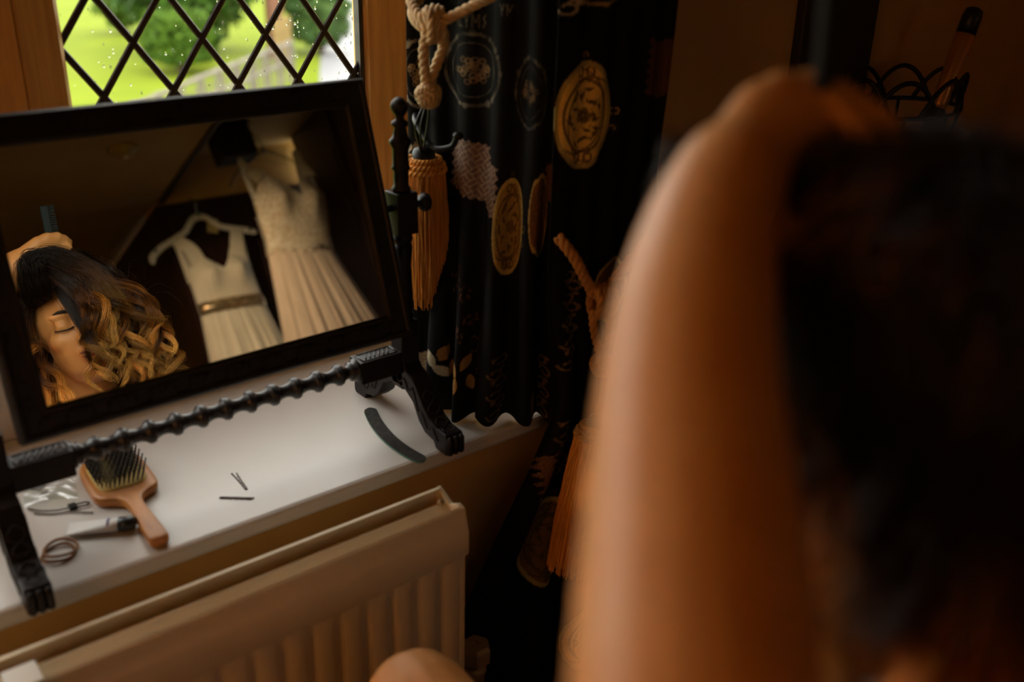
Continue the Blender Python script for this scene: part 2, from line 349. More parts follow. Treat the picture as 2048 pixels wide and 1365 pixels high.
# dark panelled cupboard wall that carries the dresses (seen in the mirror)
cup = thing('built_in_cupboard', 'dark stained panelled cupboard filling the corner behind the hanging dresses', 'cupboard', (2.04, -2.14, 0))
MB().box(1.63, 2.40, -3.38, -2.145, 0.0, 2.19).build('carcass', 'mahogany', cup, smooth=False)
for x0, x1 in ((1.67, 2.03), (2.04, 2.395)):
    d = MB().box(x0, x1, -2.145, -2.122, 0.08, 2.12).build('door', 'mahogany', cup, smooth=False, bevel=0.003)
    for z0, z1 in ((0.18, 0.85), (0.95, 1.55), (1.65, 2.02)):
        MB().box(x0 + 0.07, x1 - 0.07, -2.122, -2.114, z0, z1).build('panel', 'mahogany', d, smooth=False, bevel=0.006)
    kx = x1 - 0.03 if x0 < 1.8 else x0 + 0.03
    MB().lathe([(0, 0.006), (0.012, 0.006), (0.016, 0.014), (0.026, 0.013), (0.03, 0.004)], (kx, -2.122, 1.05), (0, 1, 0), 14).build('knob', 'brass', d)
sidep = thing('panelled_door', 'dark reddish wooden door on the side wall right of the lace dress', 'door', (2.44, -1.7, 0))
MB().box(2.40, 2.45, -2.11, -1.25, 0.0, 2.42).build('door_leaf', 'mahogany', sidep, smooth=False, bevel=0.003)
for y0, y1 in ((-2.06, -1.74), (-1.66, -1.34)):
    for z0, z1 in ((0.15, 1.0), (1.1, 2.2)):
        MB().box(2.39, 2.40, y0, y1, z0, z1).build('panel', 'mahogany', sidep, smooth=False, bevel=0.005)
MB().box(2.385, 2.40, -1.72, -1.68, 0.0, 2.42).build('batten', 'mahogany', sidep, smooth=False)

sd = thing('smoke_detector', 'round cream smoke detector on the ceiling in the mirror', 'smoke detector', (1.318, -1.442, 2.2))
MB().lathe([(0, 0.055), (-0.012, 0.055), (-0.02, 0.05), (-0.026, 0.032), (-0.034, 0.03), (-0.037, 0.01)], (1.318, -1.442, 2.2), n=28).build('body', 'detector', sd)
MB().lathe([(-0.037, 0.008), (-0.040, 0.006)], (1.318, -1.442, 2.2), n=12).build('test_button', 'hanger_white', sd)

# ------------------------------------------------------------------ the leaded oak window
def casement(name, x0, x1, z0, z1, win_label, GY=1.45):
    """Oak casement: frame pieces, diamond panes and lead bars; x0..x1, z0..z1 is the glass."""
    w = bpy.data.objects.new(name, None); C.objects.link(w); w.location = ((x0 + x1) / 2, GY, z0); w['kind'] = 'structure'; w['label'] = win_label
    st = 0.0636
    for a, b_ in ((x0 - st, x0), (x1, x1 + st)):
        g, o_ = (b_, a) if b_ == x0 else (a, b_)      # glass side, outer side of the splayed moulding
        MB().prism([(g, GY - 0.006), (g + 0.12 * (o_ - g), GY - 0.016), (o_, GY - 0.042), (o_, GY + 0.022), (g, GY + 0.022)], 2, z0 - 0.05, z1 + 0.05).build('stile', 'oak', w, smooth=False, bevel=0.003)
    for a, b_ in ((z0 - 0.05, z0), (z1, z1 + 0.05)):
        MB().box(x0, x1, GY - 0.028, GY + 0.022, a, b_).build('rail', 'oak', w, smooth=False, bevel=0.004)
    for a, b_ in ((x1 - 0.006, x1 + 0.001),):
        MB().box(a, b_, GY - 0.010, GY + 0.006, z0, z1).build('glazing_strip', 'lead', w, smooth=False)
    # diamond lattice
    x0, x1 = x0 - 0.012, x1 + (0.0 if x1 > 0.8 else 0.012)      # glass and leads run into the rebate of the stiles
    px, pz = 0.0996, 0.1400            # diamond width and height
    ox, oz = 0.488, 1.207             # a crossing seen near the top of the picture
    def clip(poly):
        for ax, lim, sg in ((0, x0, 1), (0, x1, -1), (1, z0, 1), (1, z1, -1)):
            out = []
            for i in range(len(poly)):
                p, q = poly[i], poly[(i + 1) % len(poly)]; dp, dq = sg * (p[ax] - lim), sg * (q[ax] - lim)
                if dp >= 0: out.append(p)
                if (dp > 0) != (dq > 0) and abs(dp - dq) > 1e-9:
                    t = dp / (dp - dq); out.append((p[0] + t * (q[0] - p[0]), p[1] + t * (q[1] - p[1])))
            poly = out
            if len(poly) < 3: return None
        return poly
    r2 = random.Random(3)
    for i in range(-30, 14):
        for j in range(-14, 14):
            if (i + j) % 2: continue
            cx, cz = ox + i * px / 2, oz + j * pz / 2 + pz / 2
            poly = clip([(cx - px / 2, cz), (cx, cz - pz / 2), (cx + px / 2, cz), (cx, cz + pz / 2)])
            if not poly: continue
            area = 0.5 * abs(sum(p[0] * q[1] - q[0] * p[1] for p, q in zip(poly, poly[1:] + poly[:1])))
            if area < 2e-5: continue
            ta, tb = r2.uniform(-0.006, 0.006), r2.uniform(-0.006, 0.006)
            v = [(p[0], GY + ta * (p[0] - cx) + tb * (p[1] - cz), p[1]) for p in poly]
            MB().add(v, [tuple(range(len(v)))]).build('pane', 'pane', w, smooth=False, fix=False)
    # lead bars, both diagonals
    for sg in (1, -1):
        for k in range(-30, 31):
            c0 = oz + k * pz                                       # line z = c0 + sg*(pz/px)*(x-ox)
            sl = sg * pz / px; pts = []
            xa, xb = x0, x1; za, zb = c0 + sl * (xa - ox), c0 + sl * (xb - ox)
            seg = [(xa, za), (xb, zb)]
            for lim, s2 in ((z0, 1), (z1, -1)):
                (ax_, az_), (bx_, bz_) = seg; da, db = s2 * (az_ - lim), s2 * (bz_ - lim)
                if da < 0 and db < 0: seg = None; break
                if da < 0: t = da / (da - db); seg[0] = (ax_ + t * (bx_ - ax_), az_ + t * (bz_ - az_))
                elif db < 0: t = db / (db - da); seg[1] = (bx_ + t * (ax_ - bx_), bz_ + t * (az_ - bz_))
            if not seg or math.dist(*seg) < 0.01: continue
            (ax_, az_), (bx_, bz_) = seg; yy = GY - 0.0005 * sg
            MB().tube([(ax_, yy, az_), (bx_, yy, bz_)], 0.0052, 8, True, (1.0, 0.62), up=np.array([-(bz_ - az_), 0, bx_ - ax_])).build('lead_bar', 'lead', w, smooth='auto')
    return w
win = casement('window_1', 0.3937, 0.8505, 0.845, 1.94, 'oak casement with black leaded diamond panes')
win2 = casement('window_2', -0.273, 0.2175, 0.845, 1.94, 'second leaded oak casement beyond the mullion')
win3 = casement('added_window_3', -0.940, -0.4486, 0.845, 1.94, 'unseen third leaded oak casement added for more daylight')  # out of view, added so more daylight reaches the arm and face
fr = MB()
fr.box(0.2816, 0.3296, 1.408, 1.51, 0.68, 2.0); fr.box(0.9146, 0.985, 1.414, 1.51, 0.68, 2.0); fr.box(-0.385, -0.337, 1.408, 1.51, 0.68, 2.0); fr.box(-1.06, -1.0036, 1.414, 1.51, 0.68, 2.0)
fr.box(-1.06, 0.985, 1.42, 1.51, 0.79, 0.796); fr.box(-1.06, 0.985, 1.42, 1.51, 1.99, 2.0)
struct(fr.build('trim_5', 'oak', smooth=False, bevel=0.003))
struct(MB().box(-1.06, 0.985, 1.402, 1.51, 0.68, 0.79).build('trim_6', 'sill', smooth=False, bevel=0.003))
# rain on the glass
r3 = random.Random(11)
for mname, cnt in (('drop', 130), ('drop2', 130)):
    dr = MB()
    for k in range(cnt):
        x = 0.398 + (0.848 - 0.398) * (1 - r3.random() ** 1.5); z = r3.uniform(1.09, 1.335); s_ = r3.choice((0.0008, 0.0010, 0.0013, 0.0018))
        dr.ell((x, 1.4535, z), (s_ * 0.8, 0.0009, s_ * r3.uniform(1.0, 1.9)), nu=8, nv=6)
    stuff(dr.build('rain_drops', mname, win))

# ------------------------------------------------------------------ the garden outside (the room is upstairs)
G = -2.75
gl = MB().box(-30, 90, 2.2, 120, G - 0.2, G).build('lawn', 'lawn', smooth=False); stuff(gl); tag(gl, 'bright green mown lawn outside the window', 'lawn')
def strip(name, m, pts, wid, z):
    p = cr(pts, 10); t = np.gradient(p, axis=0); nrm = np.stack([-t[:, 1], t[:, 0]], 1); nrm /= np.linalg.norm(nrm, axis=1)[:, None]
    P = np.zeros((len(p), 2, 3)); P[:, 0, :2] = p - nrm * wid / 2; P[:, 1, :2] = p + nrm * wid / 2; P[..., 2] = z
    return MB().grid(P).build(name, m, fix=False)
pth = strip('garden_path', 'path', [(10.6, 17.6), (13.5, 23.0), (17.2, 29.5), (21.6, 37), (26, 45)], 2.1, G + 0.02)
tag(pth, 'pale wet garden path curving away at the right of the window', 'path')
def shrub(name, label, c, rad, nleaf, lsize, m, seed, trunk=True, group=None):
    t = thing(name, label, 'shrub', (c[0], c[1], G), 0, group); r = np.random.default_rng(seed)
    d = r.normal(size=(nleaf, 3)); d /= np.linalg.norm(d, axis=1)[:, None]; rr_ = r.uniform(0.55, 1.0, nleaf)[:, None] ** 0.6
    lump = 1 + 0.16 * np.sin(d[:, :1] * 7 + seed) * np.cos(d[:, 1:2] * 6) + 0.1 * np.sin(d[:, 2:] * 11)
    p = d * rr_ * lump * np.array(rad) + np.array([c[0], c[1], G + rad[2] * 1.0]); p[:, 2] = np.maximum(p[:, 2], G + 0.22 + 0.2 * r.random(nleaf))
    a = r.normal(size=(nleaf, 3)); a /= np.linalg.norm(a, axis=1)[:, None]; b_ = np.cross(a, r.normal(size=(nleaf, 3))); b_ /= np.linalg.norm(b_, axis=1)[:, None]
    s_ = lsize * r.uniform(0.6, 1.3, (nleaf, 1)); V = np.stack([p - a * s_, p + b_ * s_ * 0.5, p + a * s_, p - b_ * s_ * 0.5], 1).reshape(-1, 3)
    o = MB().add(V, [(4 * k, 4 * k + 1, 4 * k + 2, 4 * k + 3) for k in range(nleaf)]).build('foliage', m, t, smooth=False, fix=False); stuff(o)
    if trunk:
        MB().tube([(c[0], c[1], G), (c[0] + 0.05, c[1], G + rad[2] * 0.7), (c[0] - 0.1, c[1], G + rad[2] * 1.2)], [0.12, 0.09, 0.04], 8).build('trunk', 'bark', t)
    return t
shrub('evergreen_tree', 'big dark green conifer in the middle of the garden view', (11.2, 28.4), (1.95, 1.8, 3.2), 10000, 0.16, 'leaf', 1)
shrub('garden_shrub', 'bright green bush at the foot of the big conifer', (9.6, 25.2), (0.9, 0.9, 0.8), 3500, 0.09, 'leaf3', 2)
shrub('ornamental_bush', 'pale green rounded bush beside the garden path', (14.3, 26.6), (0.95, 0.95, 1.15), 4500, 0.09, 'leaf2', 3)
shrub('young_tree', 'small yellowish young tree at the lawn edge left of the conifer', (11.0, 33.5), (0.8, 0.8, 1.4), 2500, 0.12, 'leaf3', 4)
shrub('far_hedge_bush', 'dark bush at the far end of the garden path', (24.2, 36.5), (2.0, 2.0, 1.0), 3500, 0.16, 'leaf', 5)
fen = thing('garden_fence', 'weathered post and rail fence running across the lawn', 'fence', (8.0, 19.1, G))
fa, fb = np.array([4.2, 15.3]), np.array([11.2, 22.3])
for zz in (0.95, 0.55):
    MB().tube([(*fa, G + zz), (*(0.5 * (fa + fb)), G + zz + 0.03), (*fb, G + zz)], 0.05, 6).build('rail', 'fence_wood', fen)
post = None
for k in range(12):
    p = fa + (fb - fa) * k / 11
    if post is None:
        post = MB().box(-0.05, 0.05, -0.05, 0.05, 0, 1.02).build('post', 'fence_wood', fen, smooth=False, local=True); o = post
    else:
        o = post.copy(); C.objects.link(o); o.parent = fen
    o.location = (p[0] - 8.0, p[1] - 19.1, 0)
pk = None
for k in range(34):
    p = fa + (fb - fa) * (k + 0.5) / 34
    if pk is None:
        pk = MB().box(-0.022, 0.022, -0.012, 0.012, 0.08, 0.86).build('picket', 'fence_wood', fen, smooth=False, local=True); o = pk
    else:
        o = pk.copy(); C.objects.link(o); o.parent = fen
    o.location = (p[0] - 8.0, p[1] - 19.1, 0)
gp = thing('brick_gatepost', 'red brick gatepost with pale cap between conifer and bush', 'gatepost', (12.72, 26.2, G))
MB().box(12.54, 12.9, 26.02, 26.38, G, G + 2.2).build('shaft', 'terracotta', gp, smooth=False)
MB().box(12.47, 12.97, 25.95, 26.45, G + 2.2, G + 2.33).build('cap', 'fence_wood', gp, smooth=False)
gt = thing('timber_gate', 'yellow timber garden gate between the fence and gatepost', 'gate', (12.2, 24.6, G))
for k in range(7):
    x = 11.75 + k * 0.13; y = 24.2 + k * 0.13
    MB().box(x - 0.045, x + 0.045, y - 0.02, y + 0.02, G + 0.05, G + 1.25).build('board', 'yellow_wood', gt, smooth=False)
MB().tube([(11.65, 24.12, G + 1.0), (12.65, 25.12, G + 1.0)], 0.045, 6).build('gate_rail', 'yellow_wood', gt)

# ================================================================== RADIATOR
rad = thing('panel_radiator', 'cream ribbed panel radiator fixed below the window sill', 'radiator', (0.15, 0.93, 0.26))
XL, XR = -0.45, 0.664
prof = [(0.952, 0.668), (0.958, 0.660), (0.958, 0.640), (0.948, 0.640), (0.944, 0.652), (0.936, 0.655), (0.928, 0.650), (0.918, 0.644), (0.911, 0.648), (0.909, 0.660),
        (0.906, 0.6625), (0.902, 0.660), (0.8995, 0.650), (0.899, 0.642), (0.8955, 0.636), (0.8935, 0.628), (0.8935, 0.592), (0.897, 0.586), (0.908, 0.586), (0.94, 0.60), (0.965, 0.62), (0.965, 0.655), (0.960, 0.666)]
MB().prism(prof, 0, XL, XR - 0.006).build('top_rail', 'radiator', rad, smooth='auto')
# pressed front panel with vertical flutes
xs, ys = [], []; x = XL
pitch = 0.0385
while x < XR - 0.012:
    for dx, dy in ((0, 0.0), (0.020, 0.0), (0.0225, 0.0015), (0.026, 0.0075), (0.0335, 0.0075), (0.037, 0.0015)):
        if x + dx < XR - 0.012: xs.append(x + dx); ys.append(0.8955 + dy)
    x += pitch
xs.append(XR - 0.012); ys.append(0.8955); xs = np.array(xs); ys = np.array(ys)
zz = [0.588, 0.575, 0.565, 0.30, 0.285, 0.265]; ff = [0, 0.35, 1, 1, 0.35, 0]
P = np.zeros((len(xs), len(zz), 3))
for j, (z, f_) in enumerate(zip(zz, ff)):
    P[:, j, 0] = xs; P[:, j, 1] = 0.8955 + (ys - 0.8955) * f_; P[:, j, 2] = z
MB().grid(P).build('front_panel', 'radiator', rad, smooth='auto', fix=False)
MB().prism([(0.8955, 0.60), (0.91, 0.60), (0.91, 0.25), (0.8985, 0.25), (0.8955, 0.265)], 0, XR - 0.0125, XR - 0.006).build('side_seam', 'radiator', rad, smooth=False)
MB().prism([(0.912, 0.64), (0.958, 0.64), (0.958, 0.25), (0.912, 0.25)], 0, XL, XR - 0.02).build('rear_panel', 'radiator', rad, smooth=False)
ec = MB().prism([(0.8935, 0.592), (0.8935, 0.628), (0.8965, 0.640), (0.902, 0.661), (0.912, 0.664), (0.93, 0.655), (0.95, 0.664), (0.960, 0.668), (0.965, 0.655), (0.965, 0.60), (0.90, 0.588)], 0, XR - 0.008, XR).build('end_cap', 'radiator', rad, smooth=False, bevel=0.002)
MB().lathe([(0, 0.005), (0.003, 0.005), (0.003, 0.0025), (0.006, 0.0025)], (XR - 0.016, 0.938, 0.655), n=10).build('bleed_valve', 'brass', rad)
MB().prism([(0.893, 0.640), (0.8975, 0.668), (0.93, 0.6705), (0.93, 0.663), (0.905, 0.662), (0.899, 0.638)], 0, 0.098, 0.132).build('clip', 'hanger_white', rad, smooth=False, bevel=0.0015)
rv = thing('radiator_valve', 'hexagonal brass radiator valve beside the lower right radiator corner', 'valve', (0.715, 0.945, 0.235))
MB().lathe([(0, 0.014), (0.085, 0.014), (0.09, 0.017), (0.10, 0.017)], (0.715, 0.945, 0.235), n=16).build('valve_body', 'brass', rv)
MB().lathe([(0.10, 0.012), (0.112, 0.0235), (0.135, 0.024), (0.142, 0.02), (0.1425, 0.006), (0.138, 0.005)], (0.715, 0.945, 0.235), n=6).build('cap', 'brass', rv, smooth=False)
MB().tube([(0.715, 0.945, 0.27), (0.66, 0.935, 0.28)], 0.009, 10).build('tail_pipe', 'brass', rv)
MB().tube([(0.715, 0.945, 0.21), (0.715, 0.945, 0.0)], 0.008, 10).build('riser_pipe', 'brass', rv)

# ================================================================== TOILET MIRROR ON ITS STAND
MC = np.array([0.437, 1.12, 1.0124]); yaw, tilt = 0.0166, 0.3091
ex = np.array([math.cos(yaw), math.sin(yaw), 0]); n0 = np.array([-math.sin(yaw), math.cos(yaw), 0])
upv = math.cos(tilt) * np.array([0, 0, 1.0]) + math.sin(tilt) * n0; nrm = np.cross(ex, upv)   # nrm points into the room
hw, hh, bd = 0.2552, 0.1756, 0.0346
mr = thing('swing_mirror', 'black carved wooden swing mirror on a turned stand on the sill', 'mirror', (0.437, 1.13, 0.68))
def mp(a, c, d): return MC + ex * a + upv * c + nrm * d
def mpts(L): return np.array([mp(*q) for q in L])
# swinging frame: four mitred members with a moulded section (d = out of the plane, e = in from the outer edge)
sec = [(0.0, -0.018), (0.0, 0.003), (0.003, 0.007), (0.007, 0.007), (0.009, 0.0045), (0.026, 0.0045), (0.028, 0.007), (0.0315, 0.007), (0.0346, 0.0025), (0.0346, -0.006), (0.030, -0.018)]
def rail(name, ca, cb):
    def corner(sx, sz, e, d): return mp(sx * (hw - e), sz * (hh - e), d)
    v = [corner(*ca, e, d) for e, d in sec] + [corner(*cb, e, d) for e, d in sec]; n = len(sec)
    f = [(i, (i + 1) % n, n + (i + 1) % n, n + i) for i in range(n)] + [tuple(range(n - 1, -1, -1)), tuple(range(n, 2 * n))]
    return MB().add(v, f).build(name, 'ebony', frame, smooth=False)
frame = bpy.data.objects.new('frame', None); C.objects.link(frame); frame.parent = mr; frame.location = tuple(MC - np.array(mr.location))
members = [rail('frame_member', (-1, 1), (1, 1)), rail('frame_member', (1, 1), (1, -1)), rail('frame_member', (1, -1), (-1, -1)), rail('frame_member', (-1, -1), (-1, 1))]
# carved scrolls along the frame (low relief)
sc_ = MB()
def scroll(c, t, s_, r0):
    u = np.linspace(0, 1, 22); th = u * 4.2 * s_; rr_ = r0 * (1 - 0.8 * u)
    q = np.stack([c[0] + t[0] * rr_ * np.cos(th) - t[1] * rr_ * np.sin(th), c[1] + t[1] * rr_ * np.cos(th) + t[0] * rr_ * np.sin(th)], 1)
    sc_.tube([mp(a, b_, 0.005) for a, b_ in q], 0.0011, 5)
nx = 20
for k in range(nx):
    a = -hw + 0.03 + (2 * hw - 0.06) * k / (nx - 1)
    for sg in (1, -1):
        scroll((a, sg * (hh - 0.0175)), (1, 0) if k % 2 else (-1, 0), 1 if k % 2 else -1, 0.0085)
        if k < nx - 1:
            a2 = a + (2 * hw - 0.06) / (nx - 1) / 2; s3 = 0.006 * (1 if k % 2 else -1)
            sc_.tube([mp(a2 - 0.009, sg * (hh - 0.0175) + s3, 0.005), mp(a2, sg * (hh - 0.0175) + s3 * 1.3, 0.0055), mp(a2 + 0.009, sg * (hh - 0.0175) + s3, 0.005)], 0.0012, 5)
for k in range(12):
    c = -hh + 0.045 + (2 * hh - 0.09) * k / 11
    for sg in (1, -1): scroll((sg * (hw - 0.0175), c), (0, 1) if k % 2 else (0, -1), 1 if k % 2 else -1, 0.0085)
stuff(sc_.build('carving', 'ebony', frame))
e = 0.0346
MB().add([mp(-hw + e, -hh + e, 0), mp(hw - e, -hh + e, 0), mp(hw - e, hh - e, 0), mp(-hw + e, hh - e, 0),
          mp(-hw + e, -hh + e, -0.004), mp(hw - e, -hh + e, -0.004), mp(hw - e, hh - e, -0.004), mp(-hw + e, hh - e, -0.004)],
         [(0, 1, 2, 3), (7, 6, 5, 4), (0, 4, 5, 1), (1, 5, 6, 2), (2, 6, 7, 3), (3, 7, 4, 0)]).build('mirror_glass', 'mirror', frame, smooth=False)
MB().add([mp(sx * (hw - 0.02), sz * (hh - 0.02), d) for d in (-0.012, -0.017) for sx, sz in ((-1, -1), (1, -1), (1, 1), (-1, 1))],
         [(0, 1, 2, 3), (7, 6, 5, 4), (0, 4, 5, 1), (1, 5, 6, 2), (2, 6, 7, 3), (3, 7, 4, 0)]).build('backboard', 'mahogany', frame, smooth=False)
# stand
for sx in (-1, 1):
    P0 = np.array([MC[0] + sx * 0.279 * ex[0], MC[1] + sx * 0.279 * ex[1], 0]); px_, py_ = P0[0], P0[1]
    side = MB()
    post_ = MB().box(px_ - 0.0145, px_ + 0.0145, py_ - 0.0145, py_ + 0.0145, 0.74, 0.845)
    post_.box(px_ - 0.0165, px_ + 0.0165, py_ - 0.0165, py_ + 0.0165, 0.975, 1.034)
    post_.lathe([(0.845, 0.012), (0.85, 0.0145), (0.856, 0.011), (0.862, 0.0135), (0.93, 0.0115), (0.955, 0.014), (0.96, 0.011), (0.966, 0.015), (0.975, 0.013)], (px_, py_, 0), n=18)
    pst = post_.build('post', 'ebony', mr, smooth='auto', bevel=0.0015)
    MB().lathe([(1.034, 0.0125), (1.038, 0.0135), (1.042, 0.0105), (1.062, 0.0105), (1.066, 0.0135), (1.070, 0.0115), (1.092, 0.0108), (1.100, 0.0150), (1.104, 0.0145), (1.108, 0.0105), (1.121, 0.0080), (1.124, 0.0115), (1.128, 0.0112), (1.131, 0.0062), (1.136, 0.0060), (1.139, 0.0085), (1.145, 0.0118), (1.151, 0.0120), (1.156, 0.0095), (1.160, 0.0045), (1.1605, 0.001)], (px_, py_, 0), n=22).build('finial', 'ebony', pst)
    MB().lathe([(0, 0.005), (0.012, 0.005), (0.014, 0.010), (0.020, 0.0135), (0.026, 0.012), (0.030, 0.006), (0.031, 0.001)], (px_ + sx * 0.0165, py_, 1.0124), (sx, 0, 0), 18).build('tightening_knob', 'ebony', pst)
    MB().tube([(px_ - sx * 0.016, py_, 1.0124), (px_ - sx * 0.028, py_, 1.0124)], 0.005, 10).build('pivot_pin', 'iron', pst)
    # sabre foot running front to back, ridged toe, carved upper face
    fy = [(-0.126, 0.680), (-0.126, 0.707), (-0.122, 0.712), (-0.100, 0.7135), (-0.082, 0.721), (-0.066, 0.736), (-0.052, 0.755), (-0.040, 0.768), (-0.032, 0.772), (-0.024, 0.775), (-0.017, 0.783), (-0.0145, 0.80)]
    up_ = fy + [(-y, z) for y, z in fy[::-1]]
    lo_ = [(0.126, 0.680), (0.098, 0.680), (0.092, 0.690), (0.070, 0.694), (0.055, 0.706), (0.040, 0.730), (0.02, 0.742), (0, 0.745), (-0.02, 0.742), (-0.040, 0.730), (-0.055, 0.706), (-0.070, 0.694), (-0.092, 0.690), (-0.098, 0.680)]
    seen = []; [seen.append(p) for p in up_ + lo_ if p not in seen]
    foot = MB().prism([(py_ + y, z) for y, z in seen], 0, px_ - 0.0145, px_ + 0.0145).build('foot', 'ebony', mr, smooth=False, bevel=0.002)
    for e_ in (-1, 1):
        for q in (-0.0095, 0.0, 0.0095): MB().capsule([(px_ + q, py_ + e_ * 0.127, 0.6845), (px_ + q, py_ + e_ * 0.127, 0.705)], 0.0046, 8).build('toe_ridge', 'ebony', foot)
    cv = MB()
    for q, (y0, y1) in enumerate(((-0.118, -0.085), (-0.080, -0.055), (0.055, 0.08), (0.085, 0.118))):
        yy = np.linspace(y0, y1, 14); zz_ = np.interp(np.abs(yy), [0.0, 0.04, 0.052, 0.066, 0.082, 0.1, 0.126], [0.79, 0.770, 0.757, 0.738, 0.7225, 0.7145, 0.711])
        for ph in (0, math.pi): cv.tube(np.stack([px_ + 0.0095 * np.sin((yy - y0) / (y1 - y0) * 6.3 + ph), py_ + yy, zz_], 1), 0.0012, 5)
    for s2 in (-1, 1):
        yy = np.linspace(-0.105, 0.105, 60)
        zz_ = np.interp(np.abs(yy), [0.0, 0.04, 0.055, 0.07, 0.105], [0.758, 0.75, 0.728, 0.712, 0.701])
        cv.tube(np.stack([np.full(60, px_ + s2 * 0.0148), py_ + yy, zz_ + 0.006 * np.sin(yy * 260)], 1), 0.0014, 5)
    stuff(cv.build('foot_carving', 'ebony', foot))
    # square block at the end of the cross bar
    x0, x1 = sorted((px_ - sx * 0.0145, px_ - sx * 0.083))
    blk = MB().box(x0, x1, py_ - 0.0165, py_ + 0.0165, 0.768, 0.802).build('bar_block', 'ebony', mr, smooth=False, bevel=0.0015)
    ck = MB()
    ck.tube([(x0 + 0.006, py_ - 0.012, 0.8025), (x1 - 0.006, py_ - 0.012, 0.8025)], 0.0011, 5); ck.tube([(x0 + 0.006, py_ + 0.012, 0.8025), (x1 - 0.006, py_ + 0.012, 0.8025)], 0.0011, 5)
    ck.tube([(x0 + 0.006, py_ - 0.012, 0.8025), (x0 + 0.006, py_ + 0.012, 0.8025)], 0.0011, 5); ck.tube([(x1 - 0.006, py_ - 0.012, 0.8025), (x1 - 0.006, py_ + 0.012, 0.8025)], 0.0011, 5)
    for q in np.linspace(x0 + 0.012, x1 - 0.020, 6): ck.tube([(q, py_ - 0.009, 0.8025), (q + 0.009, py_ + 0.008, 0.8025)], 0.0014, 5)
    stuff(ck.build('block_carving', 'ebony_worn', blk))
# bobbin-turned cross bar
pl = MC[0] - 0.279 + 0.083; pr = MC[0] + 0.279 - 0.083; L = pr - pl; pf = [(0, 0.0165), (0.004, 0.0165), (0.006, 0.012), (0.010, 0.0145), (0.0125, 0.0105)]
nr = 11; pit = (L - 0.025) / nr
for k in range(nr):
    a = 0.0125 + pit * (k + 0.5)
    pf += [(a - pit * 0.42, 0.0088 if k else 0.0095), (a - pit * 0.26, 0.0102), (a - pit * 0.13, 0.0132), (a - pit * 0.10, 0.0150), (a - pit * 0.03, 0.0138), (a, 0.0158), (a + pit * 0.06, 0.0138), (a + pit * 0.10, 0.0148), (a + pit * 0.14, 0.0125), (a + pit * 0.28, 0.0102), (a + pit * 0.42, 0.0088)]
pf += [(L - 0.0125, 0.0105), (L - 0.010, 0.0145), (L - 0.006, 0.012), (L - 0.004, 0.0165), (L, 0.0165)]
MB().lathe(pf, (pl, MC[1] - 0.279 * ex[1] * 0.7, 0.787), (ex[0], ex[1], 0), 20).build('turned_bar', 'ebony_worn', mr)

